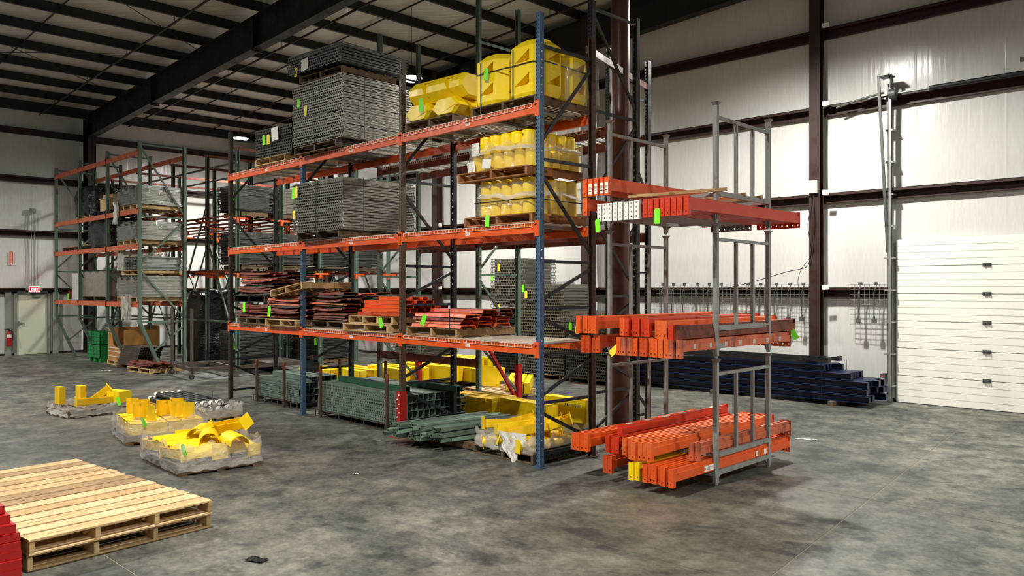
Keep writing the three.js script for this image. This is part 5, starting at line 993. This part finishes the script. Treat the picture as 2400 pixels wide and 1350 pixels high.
// ---------- wire decks stacked on the floor by the back wall ----------
{
  const grp = 'wire decks stacked by the back wall';
  for (const [u, v, lab, nn] of [[14.85, 15.5, 'pallet under the tallest wire deck stack by the back wall'], [13.35, 15.15, 'pallet under the broad wire deck stack by the back wall'], [11.75, 15.0, 'pallet under the lowest wire deck stack by the back wall']]) pallet(W(u, v), 0, { lx: 1.2, lz: 1.05, mats: M.woodsOld, label: lab });
  deckStack(14.85, 15.5, PH + .02, 20, 1.2, 1.2, .07, 0, 'wire deck in the lower part of the tallest stack by the back wall', grp, M.wireDark);
  pallet(W(14.85, 15.5, PH + .045 + 20 * .07), 0, { lx: 1.2, lz: 1.05, mats: M.woodsOld, label: 'pallet halfway up the tallest wire deck stack' });
  deckStack(14.82, 15.5, 2 * PH + .07 + 20 * .07, 18, 1.2, 1.2, .07, .02, 'wire deck in the upper part of the tallest stack by the back wall', grp, M.wire);
  deckStack(13.35, 15.2, PH + .02, 30, 1.4, 1.15, .072, .0, 'wire deck in the broad stack by the back wall', grp, M.wire);
  deckStack(11.75, 14.98, PH + .02, 13, 1.3, 1.1, .072, .02, 'wire deck in the lower part of the lowest stack by the back wall', grp, M.wireDark);
  pallet(W(11.75, 14.98, PH + .04 + 13 * .072), 0, { lx: 1.2, lz: 1.0, mats: M.woods, label: 'pale pallet halfway up the lowest wire deck stack' });
  deckStack(11.75, 14.98, 2 * PH + .05 + 13 * .072, 6, 1.3, 1.1, .072, .02, 'wire deck in the upper part of the lowest stack by the back wall', grp, M.wire);
  for (const [u, v, y, c, w] of [[15.1, 14.87, 2.85, 'yellow', 'high on the tallest wire deck stack'], [15.35, 14.87, 2.6, 'green', 'high on the tallest wire deck stack'], [13.95, 14.59, 2.3, 'green', 'on the broad wire deck stack by the wall'], [13.85, 14.59, 2.15, 'yellow', 'on the broad wire deck stack by the wall'], [15.1, 14.87, 1.8, 'yellow', 'low on the tallest wire deck stack'], [12.25, 14.4, 1.42, 'green', 'on the lowest wire deck stack'], [12.05, 14.4, 1.35, 'yellow', 'on the lowest wire deck stack'], [11.3, 14.4, 1.62, 'yellow', 'high on the lowest wire deck stack']]) hangTag(u, v, y, c, w, 0, 0, 1.4);
  // stack behind the pair of pale pallets
  pallet(W(16.6, 13.6), 0, { lx: 1.1, lz: 1.1, mats: M.woodsOld, label: 'pallet under the wire decks between the far posts' });
  deckStack(16.6, 13.6, PH + .02, 17, 1.2, 1.2, .075, .1, 'wire deck in the stack standing before the drive in rack', 'wire decks before the drive in rack', M.wire);
  hangTag(16.9, 12.96, 1.38, 'green', 'on the wire decks before the drive in rack', 0, .1, 1.5); hangTag(16.75, 12.96, 1.36, 'yellow', 'on the wire decks before the drive in rack', 0, -.1, 1.5);
}
// ---------- yellow guards on the floor behind the orange rack ----------
{
  const G = 'yellow guards behind the orange rack';
  pallet(W(12.0, 11.95), deg(-12), { lx: 1.3, lz: 1.1, mats: M.woods, label: 'pale pallet with yellow rails behind the rear rack', n: 8 });
  for (let k = 0; k < 4; k++) guard('long_guard_rail', guardBlock(.11, .22, 1.5), M.yellow, 'long yellow guard rail on the pale pallet behind the rear rack', 11.5 + k * .17, 12.2, PH + .003, [0, .7, 0], G);
  guard('leaning_guard', guardBlock(.5, .42, .05), M.yellow, 'broad yellow guard plate standing on the pale pallet', 12.45, 11.95, PH + .01, [-.15, .5, 0], G);
  heapPallet(10.0, 9.45, 1.2, .9, .1, 'worn pallet under the yellow beams behind the tube bundle');
  for (let k = 0; k < 6; k++) guard('long_guard_rail', guardBlock(1.35, .3, .14), k % 2 ? M.yellow : M.yellowOld, 'yellow box guard rail piled behind the tube bundle', 10.15 - (k % 2) * .1, 9.1 + Math.floor(k / 2) * .2, PH + .002 + (k > 3 ? 0 : 0), [0, .06 * (k % 3), 0], G);
  pallet(W(8.75, 9.6), deg(-8), { lx: 1.3, lz: 1.1, mats: M.woods, label: 'pale pallet under the large yellow guard behind the blue post', n: 8 });
  guard('large_guard_rail', guardBlock(1.5, .3, .26), M.yellow, 'large plain yellow guard rail on the pale pallet behind the blue post', 9.0, 9.35, PH + .002, [0, -.1, 0], G);
  const word = std(0xffffff, .45, 0, { map: printed(256, 96, (g) => { g.fillStyle = '#f2d814'; g.fillRect(0, 0, 256, 96); g.fillStyle = '#1a1a1a'; for (let i = 0; i < 6; i++) g.fillRect(20 + i * 12, 22, 6, 8); for (let i = 0; i < 9; i++) g.fillRect(140 + i * 11, 18, 6, 12); }) });
  const lg = guard('large_guard_rail', guardBlock(.95, .36, .2), M.yellow, 'yellow guard rail with dark slots behind the blue post', 8.35, 9.75, PH + .002, [0, -.05, 0], G);
  part(lg, 'slotted_plate', new THREE.BoxGeometry(.94, .34, .004), word, 'row of dark slots').position.set(0, .18, .104);
  // far group along the rear rack
  const far = [[16.6, 10.6, 1.0, .2], [15.7, 10.9, 1.4, .24], [14.9, 11.4, 1.5, .3], [14.3, 12.2, 1.6, .34], [15.0, 12.6, 1.3, .3], [13.6, 12.6, 1.4, .3], [14.4, 13.1, 1.2, .45]];
  far.forEach(([u, v, L, h], k) => { heapPallet(u, v, L * .8, .8, .1, `dark pallet under the ${['first', 'second', 'third', 'fourth', 'fifth', 'sixth', 'last'][k]} yellow guard load beyond the rear rack`); for (let q = 0; q < 3; q++) guard('long_guard_rail', guardBlock(L, h, .18), q % 2 ? M.yellowOld : M.yellow, 'yellow guard rail in the far group beyond the rear rack', u + rr(-.05, .05), v - .28 + q * .26, PH + .002, [0, rr(-.12, .12), 0], G); });
}
// ---------- exit door and fittings on the side wall ----------
{
  const X = -WALL_U;
  const d = struct('door_2', null, null, 'pale green grey exit door in a grey frame', V(X + .03, 0, -8.13));
  part(d, 'door_leaf', new MB().bb(.02, .012, -.45, .065, 2.04, .45).geo(), M.manDoor);
  part(d, 'door_frame', new MB().bb(0, 0, -.53, .11, 2.12, -.455).bb(0, 0, .455, .11, 2.12, .53).bb(0, 2.045, -.53, .11, 2.12, .53).geo(), M.doorFrame);
  part(d, 'door_closer', new MB().bb(.065, 1.93, -.28, .13, 2.0, .02).bar(V(.1, 2.0, -.15), V(.12, 2.05, .25), .02, .015).geo(), M.doorFrame);
  part(d, 'lever_handle', new MB().bb(.065, .98, .36, .075, 1.12, .42).bar(V(.1, 1.07, .39), V(.1, 1.055, .24), .02, .022).rod(V(.06, 1.07, .39), V(.1, 1.07, .39), .012, 8).bar(V(.1, 1.0, .34), V(.1, .98, .22), .012, .014).geo(), M.galv, 'steel lever handle');
  for (const z of [-7.42, -8.84]) struct('door_post', new MB().bb(X, 0, z - .09, X + .14, 2.1, z + .09).geo(), M.doorFrame, 'grey framing post beside the exit door');
  // lit exit sign on the girt
  const s = thing('exit_sign', 'lit red EXIT sign above the pale exit door', 'sign', V(X + .25, 2.09, -8.15));
  const face = printed(256, 128, (g) => { g.fillStyle = '#ffe9e6'; g.fillRect(0, 0, 256, 128); g.fillStyle = '#e0103a'; g.fillRect(8, 8, 240, 112); g.fillStyle = '#fff2f0'; g.font = 'bold 86px sans-serif'; g.textAlign = 'center'; g.textBaseline = 'middle'; g.fillText('EXIT', 128, 68, 214); });
  part(s, 'housing', new MB().bb(0, 0, -.17, .05, .2, .17).geo(), M.paper);
  const f = part(s, 'face', new THREE.PlaneGeometry(.32, .18), new THREE.MeshStandardMaterial({ color: 0xffffff, map: face, emissive: 0xffffff, emissiveMap: face, emissiveIntensity: .9, roughness: .5 }), 'red face with white EXIT letters'); f.position.set(.052, .1, 0); f.rotation.y = Math.PI / 2;
  for (const z of [-.21, .21]) part(s, 'emergency_head', new MB().cyl(.05, .035, .07, .04, .1, z, 12, 0, Math.PI / 2).geo(), M.doorFrame);
  const pl = new THREE.PointLight(0xff3040, .12, 0, 2); pl.position.set(X + .4, 2.2, -8.15); pl.castShadow = true; scene.add(pl);
  single('conduit', new MB().rod(V(0, 0, -.03), V(0, 2.5, -.03), .014, 8).rod(V(0, 0, .05), V(0, 2.5, .05), .014, 8).bb(-.03, 2.45, -.08, .05, 2.6, .1).geo(), M.galv, 'pair of conduits rising above the exit sign', 'conduit', V(X + .12, 2.3, -8.15));
  // fire extinguisher and its sign
  const e = thing('fire_extinguisher', 'red fire extinguisher on the wall beside the exit door', 'extinguisher', V(X + .24, .32, -7.42));
  part(e, 'cylinder', new THREE.LatheGeometry([[.001, 0], [.07, 0], [.08, .02], [.08, .4], [.06, .46], [.025, .49], [.001, .49]].map(p => new THREE.Vector2(...p)), 20), M.red);
  part(e, 'valve', new MB().cyl(.022, .022, .06, 0, .52, 0, 10).bb(-.015, .54, -.015, .015, .565, .13).geo(), M.black); part(e, 'hose', new MB().wire([V(0, .52, -.02), V(.06, .45, -.09), V(.07, .2, -.09)], .012, 6, 20).geo(), M.rubber);
  part(e, 'label_band', new THREE.CylinderGeometry(.081, .081, .1, 16, 1, true, .4, 2.2), M.paper).position.y = .33;
  const st = printed(64, 256, (g) => { g.fillStyle = '#f2ece4'; g.fillRect(0, 0, 64, 256); g.fillStyle = '#cf3d22'; g.fillRect(5, 5, 54, 246); g.fillStyle = '#f6ede4'; g.save(); g.translate(32, 118); g.rotate(-Math.PI / 2); g.font = 'bold 26px sans-serif'; g.textAlign = 'center'; g.textBaseline = 'middle'; g.fillText('FIRE EXTINGUISHER', 0, 0, 200); g.restore(); g.beginPath(); g.moveTo(32, 248); g.lineTo(18, 226); g.lineTo(46, 226); g.fill(); });
  const sg = single('wall_sign', new THREE.BoxGeometry(.13, .44, .004), std(0xffffff, .5, 0, { map: st }), 'narrow red fire extinguisher sign on the white wall', 'sign', V(X + .075, 3.22, -7.52), Math.PI / 2);
}
// ---------- loads on the green rack ----------
const panelGeo = (w, d) => cached(`pn${w}_${d}`, () => { const m = new MB(), n = 7; for (let i = 0; i < n; i++) { const x0 = -w / 2 + w * i / n, x1 = x0 + w / n - .012; m.bb(x0, .032, -d / 2, x1, .036, d / 2).bb(x0, 0, -d / 2, x0 + .004, .034, d / 2).bb(x1 - .004, 0, -d / 2, x1, .034, d / 2); } return m.geo(); });
function lump(w, h, d, s, amp = .06) {
  const g = new THREE.BoxGeometry(w, h, d, 12, 10, 10), p = g.attributes.position, v = new THREE.Vector3();
  for (let i = 0; i < p.count; i++) { v.fromBufferAttribute(p, i); const q = V(v.x / w * 2, v.y / h * 2, v.z / d * 2), l = Math.pow(Math.pow(Math.abs(q.x), 5) + Math.pow(Math.abs(q.y), 5) + Math.pow(Math.abs(q.z), 5), .2) || 1, n = 1 / Math.max(l, .75) + amp * (Math.sin(v.x * 9 + s) * Math.sin(v.y * 11 + s * 2) + .6 * Math.sin(v.z * 13 + v.x * 5 + s)); p.setXYZ(i, v.x * n, v.y * (v.y > 0 ? n : 1), v.z * n); }
  g.computeVertexNormals(); g.translate(0, h / 2, 0); return boxUV(g);
}
{
  const [a, b, c] = R3.y, yA = a + .004, yB = b + .004, yC = c + .004, cv = 8.85;
  const load = (u, y, n, where, mat = M.galv, w = 1.5) => {
    const g = panelGeo(w, 1.22);
    for (let k = 0; k < n; k++) single('ribbed_sheet', g, mat, `ribbed galvanised steel panel in the load on the ${where}`, 'panel', W(u + rr(-.02, .02), cv + rr(-.02, .02), y + PH + .002 + k * .041), rr(-.015, .015), `steel panels on the ${where}`);
  };
  for (const [y, n, w] of [[yA, 14, 'lower green shelf'], [yB, 12, 'middle green shelf'], [yC, 12, 'upper green shelf']]) {
    pallet(W(22.55, cv, y), 0, { lx: 1.4, lz: 1.2, mats: M.woods, label: `pale pallet under the steel panels on the ${w}`, ns: 4 });
    load(22.5, y, n, w);
    single('stretch_film', filmShell(1.58, 1.28, n * .035, { s: 30 + n, slack: .02, ragged: .06 }), M.film, `clear film round the steel panels on the ${w}`, 'film', W(22.5, cv, y + PH));
  }
  pallet(W(22.55, cv + .05, yA + PH + .02 + 14 * .041), 0, { lx: 1.3, lz: 1.1, mats: M.woods, label: 'pallet with a second load on the steel panels of the lower shelf' });
  { const g = panelGeo(1.3, 1.05), y = yA + 2 * PH + .02 + 14 * .041; for (let k = 0; k < 9; k++) single('ribbed_sheet', g, M.galv, 'ribbed galvanised steel panel in the raised load of the lower green shelf', 'panel', W(22.5 + rr(-.03, .03), cv + .05, y + .003 + k * .041), rr(-.02, .02), 'steel panels in the raised load'); single('stretch_film', filmShell(.4, 1.1, .5, { s: 44, slack: .04 }), M.filmMilky, 'loose milky film on the raised load of the lower shelf', 'film', W(23.25, cv, y)); }
  // cartons and wrapped goods
  pallet(W(25.2, cv, yA), 0, { lx: 2.0, lz: 1.1, mats: M.woodsOld, label: 'dark pallet under the large brown wrapped carton' });
  single('wrapped_carton', new MB().bb(-.97, 0, -.52, .97, .72, .52).bb(-.975, .68, -.525, .975, .725, .525).geo(), M.cartonBrown, 'large brown carton under shiny film on the lower green shelf', 'carton', W(25.15, cv, yA + PH));
  single('stretch_film', filmShell(2.02, 1.14, .7, { s: 51, slack: .015 }), M.film, 'clear film round the large brown carton', 'film', W(25.15, cv, yA + PH));
  single('white_carton', new MB().bb(-.45, 0, -.5, .45, .8, .5).bb(-.46, .5, -.51, .46, .8, .51).geo(), M.cartonWhite, 'tall white carton on the lower green shelf beside the brown one', 'carton', W(26.75, cv - .02, yA + .02));
  single('small_box', new MB().bb(-.4, 0, -.3, .4, .28, .3).geo(), M.rustRed, 'small red brown box on the lower green shelf by the exit', 'box', W(27.9, cv, yA + .02)); hangTag(28.15, 8.5, yA + .2, 'green', 'on the small red brown box by the exit', 0, 0, 2);
  single('wrapped_bundle', lump(2.0, .85, 1.1, 2), M.filmBlack, 'large black wrapped bundle on the middle green shelf', 'bundle', W(24.95, cv, yB + .02)); hangTag(24.0, 8.26, yB + .65, 'green', 'on the black bundle of the middle green shelf', 0, 0, 2);
  single('wrapped_bundle', lump(1.6, .9, 1.1, 5), M.filmBlack, 'large black wrapped bundle on the upper green shelf', 'bundle', W(26.3, cv, yC + .08));
  pallet(W(24.6, cv, yC), 0, { lx: .9, lz: 1.0, mats: [M.blueBeam], label: 'blue pallet under the pale wooden boxes' });
  single('wooden_box', new MB().bb(-.38, 0, -.45, .38, .34, .45).bb(-.42, .34, -.48, .42, .37, .48).geo(), M.woods[3], 'pale wooden box on the blue pallet', 'box', W(24.62, cv, yC + PH + .002)); single('wooden_box', new MB().bb(-.3, 0, -.4, .3, .1, .4).geo(), M.woods[1], 'flat wooden box on top of the pale box', 'box', W(24.58, cv, yC + PH + .375), .1);
  pallet(W(27.6, cv, yB), 0, { lx: 1.2, lz: 1.0, mats: M.woodsOld, label: 'dark pallet with loose boards on the middle green shelf' }); for (let k = 0; k < 4; k++) single('timber_offcut', plank(1.2, .03, .14), M.woods[k % 4], 'pale loose board on the middle green shelf', 'board', W(27.2 + rr(-.1, .1), 8.5 + k * .16, yB + PH + .02 + (k % 2) * .031), rr(-.1, .1), 'loose boards on the green rack');
  pallet(W(26.3, cv, yC), 0, { lx: 1.2, lz: 1.0, mats: M.woods, label: 'pale pallet under the black bundle of the upper green shelf', nb: 2, n: 5 }).position.y -= .046;
  single('film_tail', filmShell(.2, .04, .5, { s: 61, slack: .03, raggedLow: .1 }), M.filmWhite, 'torn white film hanging from the upper green shelf', 'film', W(23.1, 8.16, yC - .28)); single('film_tail', filmShell(.4, .1, .55, { s: 62, slack: .05, raggedLow: .12 }), M.filmMilky, 'torn film hanging from the lower green shelf', 'film', W(22.3, 8.14, yA - .4));
}
// ---------- goods on the floor under the green rack ----------
{
  const crate = thing('plastic_crate', 'green plastic pallet crate stack under the green rack', 'crate', W(26.15, 9.1));
  for (let k = 0; k < 2; k++) { const y = .14 + k * .4; const m = new MB(); for (const s of [-1, 1]) { m.bb(-.5, y, s * .5, .5, y + .37, s * .47).bb(s * .5, y, -.5, s * .47, y + .37, .5); for (let q = 0; q < 4; q++) m.bb(-.51, y + q * .11, s * .515, .51, y + .03 + q * .11, s * .5).bb(s * .515, y + q * .11, -.51, s * .5, y + .03 + q * .11, .51); for (let q = 0; q < 5; q++) m.bb(-.5 + q * .25 - .015, y, s * .512, -.5 + q * .25 + .015, y + .37, s * .5); } m.bb(-.5, y, -.5, .5, y + .03, .5); part(crate, 'box_tier', m.geo(), M.crateGreen); }
  for (const x of [-.42, 0, .42]) part(crate, 'foot', new MB().bb(x - .08, 0, -.48, x + .08, .14, .48).geo(), M.crateGreen);
  pallet(W(24.5, 9.15), 0, { lx: 1.2, lz: 1.05, mats: M.woods, label: 'pale pallet under the torn cardboard bin' });
  const box = thing('cardboard_bin', 'large torn open cardboard bin bound with white straps', 'bin', W(24.45, 9.15, PH));
  const s = new THREE.Shape(); s.moveTo(-.58, 0).lineTo(.58, 0).lineTo(.58, .42).lineTo(.1, .38).lineTo(-.2, .45).lineTo(-.3, .8).lineTo(-.42, 1.0).lineTo(-.58, .92).closePath(); const fg = new THREE.ExtrudeGeometry(s, { depth: .012, bevelEnabled: false }); fg.translate(0, 0, .5); part(box, 'torn_side', boxUV(fg), M.cardboard);
  part(box, 'side', new MB().bb(-.58, 0, -.5, -.568, .95, .5).geo(), M.cardboard); part(box, 'side', new MB().bb(.568, 0, -.5, .58, .9, .5).geo(), M.cardboard); part(box, 'side', new MB().bb(-.58, 0, -.5, .58, 1.0, -.488).geo(), M.cardboard);
  part(box, 'folded_flap', new MB().box(.24, .3, .012, -.46, .9, .6, .8, 0, .2).geo(), M.cartonWhite); for (const y of [.12, .26, .36]) part(box, 'strap', new MB().bb(-.586, y, .513, .586, y + .02, .517).bb(.582, y, -.5, .586, y + .02, .517).geo(), M.strapWhite, 'white strap');
  // dark square tubes stacked with their ends to the aisle
  const tg = cached('dsq', () => { const m = new MB(), w = .062, t = .004, L = 1.35; for (const q of [-1, 1]) m.bb(-L / 2, -w / 2, q * w / 2, L / 2, w / 2, q * (w / 2 - t)).bb(-L / 2, q * w / 2, -w / 2 + t, L / 2, q * (w / 2 - t), w / 2 - t); return m.geo(); });
  for (let r = 0; r < 8; r++) for (let k = 0; k < 9; k++) single('dark_square_tube', tg, M.cartSteel, 'dark square tube in the stack beside the cardboard bin', 'tube', W(23.35 + rr(-.03, .03), 8.55 + k * .066 + r * .02, .12 + r * .064), rr(-.01, .01), 'dark tubes under the green rack');
  for (const u of [22.95, 23.75]) single('timber_bearer', plank(.09, .08, .8), M.woodsOld[0], 'dark timber bearer under the dark square tubes', 'bearer', W(u, 8.8, .042), 0, 'bearers under the dark tubes');
  pallet(W(21.95, 8.75), .1, { lx: 1.2, lz: .9, mats: M.woods, label: 'pallet under the loose red slats' });
  for (let k = 0; k < 16; k++) single('red_strip', foldedGeo(1.3, .12, .03, .02), M.rustRed, 'loose red slat on the pallet at the slanting leg', 'slat', W(21.95 + rr(-.15, .15), 8.4 + (k % 6) * .13, PH + .01 + Math.floor(k / 6) * .045 + rr(0, .01)), rr(-.25, .25), 'loose red slats'); 
  // caster cart
  const A = W(19.3, 8.57), t = thing('platform_cart', 'long steel cart on casters with upright posts beside the green rack', 'cart', A, deg(-8));
  const X1 = -1.72, Z1 = -2.9, Y = .24;
  for (const [x, z] of [[0, 0], [X1, 0], [0, Z1], [X1, Z1]]) {
    part(t, 'caster', new MB().cyl(.065, .065, .045, x, .066, z, 20, 0, Math.PI / 2).geo(), M.rubber); part(t, 'caster_hub', new MB().cyl(.03, .03, .05, x, .066, z, 12, 0, Math.PI / 2).geo(), M.galv); part(t, 'fork', new MB().bb(x - .035, .05, z - .02, x - .028, .2, z + .02).bb(x + .028, .05, z - .02, x + .035, .2, z + .02).bb(x - .05, .19, z - .05, x + .05, .205, z + .05).geo(), M.cartSteel);
  }
  for (const x of [0, X1]) { part(t, 'side_rail', new MB().bb(x - .03, .2, .03, x + .03, .28, Z1 - .03).geo(), M.cartSteel); part(t, 'corner_post', new MB().bb(x - .03, .2, -.03, x + .03, 1.72, .03).geo(), M.cartSteel); }
  for (const z of [0, -.97, -1.94, Z1]) part(t, 'cross_rail', new MB().bb(X1, .2, z - .03, 0, .28, z + .03).geo(), M.cartSteel);
  part(t, 'deck_plate', new MB().bb(X1, .28, -1.9, 0, .29, Z1).geo(), M.cartSteel);
}
// ---------- stacks inside the drive-in rack ----------
{
  const lane = (k) => (DI.v[k] + DI.v[k + 1]) / 2, g = 'wire decks inside the drive in rack', nm = ['first', 'second', 'third', 'fourth'];
  for (let k = 0; k < 4; k++) {
    pallet(W(21.3, lane(k), DI.arm[0] + .071), 0, { lx: 1.05, lz: .78, mats: M.woodsOld, label: `pallet on the low rails of the ${nm[k]} drive in lane` });
    deckStack(21.3, lane(k), DI.arm[0] + .08 + PH, 11, 1.2, 1.02, .08, 0, `wire deck on the low rails of the ${nm[k]} drive in lane`, g, M.wireDark);
    if (k < 3) { pallet(W(21.3, lane(k), DI.arm[1] + .071), 0, { lx: 1.05, lz: .78, mats: M.woodsOld, label: `pallet on the high rails of the ${nm[k]} drive in lane` }); deckStack(21.35, lane(k), DI.arm[1] + .08 + PH, 9, 1.2, 1.02, .08, 0, `wire deck on the high rails of the ${nm[k]} drive in lane`, g, k % 2 ? M.wire : M.wireDark); hangTag(21.0, lane(k) - .53, DI.arm[1] + .75, 'green', `on the high decks of the ${nm[k]} drive in lane`, .3, 0, 2); }
  }
  for (const k of [0, 2]) { pallet(W(21.2, lane(k)), 0, { lx: 1.1, lz: 1.0, mats: M.woodsOld, label: `pallet on the floor of the ${nm[k]} drive in lane` }); deckStack(21.2, lane(k), .02 + PH, 11, 1.2, 1.02, .08, 0, `wire deck on the floor of the ${nm[k]} drive in lane`, g, M.wireDark); hangTag(20.9, lane(k) - .52, .75, 'green', `on the floor decks of the ${nm[k]} drive in lane`, .3, 0, 1.6); }
  for (const [u, k, y] of [[23.5, 0, .02], [26, 1, .02], [23.5, 2, .02], [25.8, 3, .02], [23.6, 3, .02]]) single('wrapped_bundle', lump(1.3, 2.1, 1.05, u), M.filmBlack, `tall black wrapped bundle deep in the ${nm[k]} drive in lane at depth ${u > 25 ? 'two' : 'one'}`, 'bundle', W(u, lane(k), y));
}
// ---------- small litter on the floor ----------
{
  const bit = (u, v, w, d, mat, label) => { const g = new THREE.PlaneGeometry(w, d, 8, 4), p = g.attributes.position; for (let i = 0; i < p.count; i++) p.setZ(i, .004 + .012 * Math.abs(Math.sin(i * 2.3 + w * 40))); g.rotateX(-Math.PI / 2); g.computeVertexNormals(); single('litter_scrap', g, mat, label, 'scrap', W(u, v, .002), .4); };
  bit(5.22, 11.43, .3, .03, M.paper, 'thin white strip lying on the floor beyond the stacking frame');
  bit(6.07, 2.88 + .35, .17, .1, M.filmBlack, 'crumpled black scrap on the floor'); bit(23.0, 7.9, .3, .12, M.paper, 'white scrap on the floor before the cardboard bin'); bit(8.05, 5.55, .07, .025, M.paper, 'tiny white scrap on the floor joint');
}
renderer.render(scene, camera);
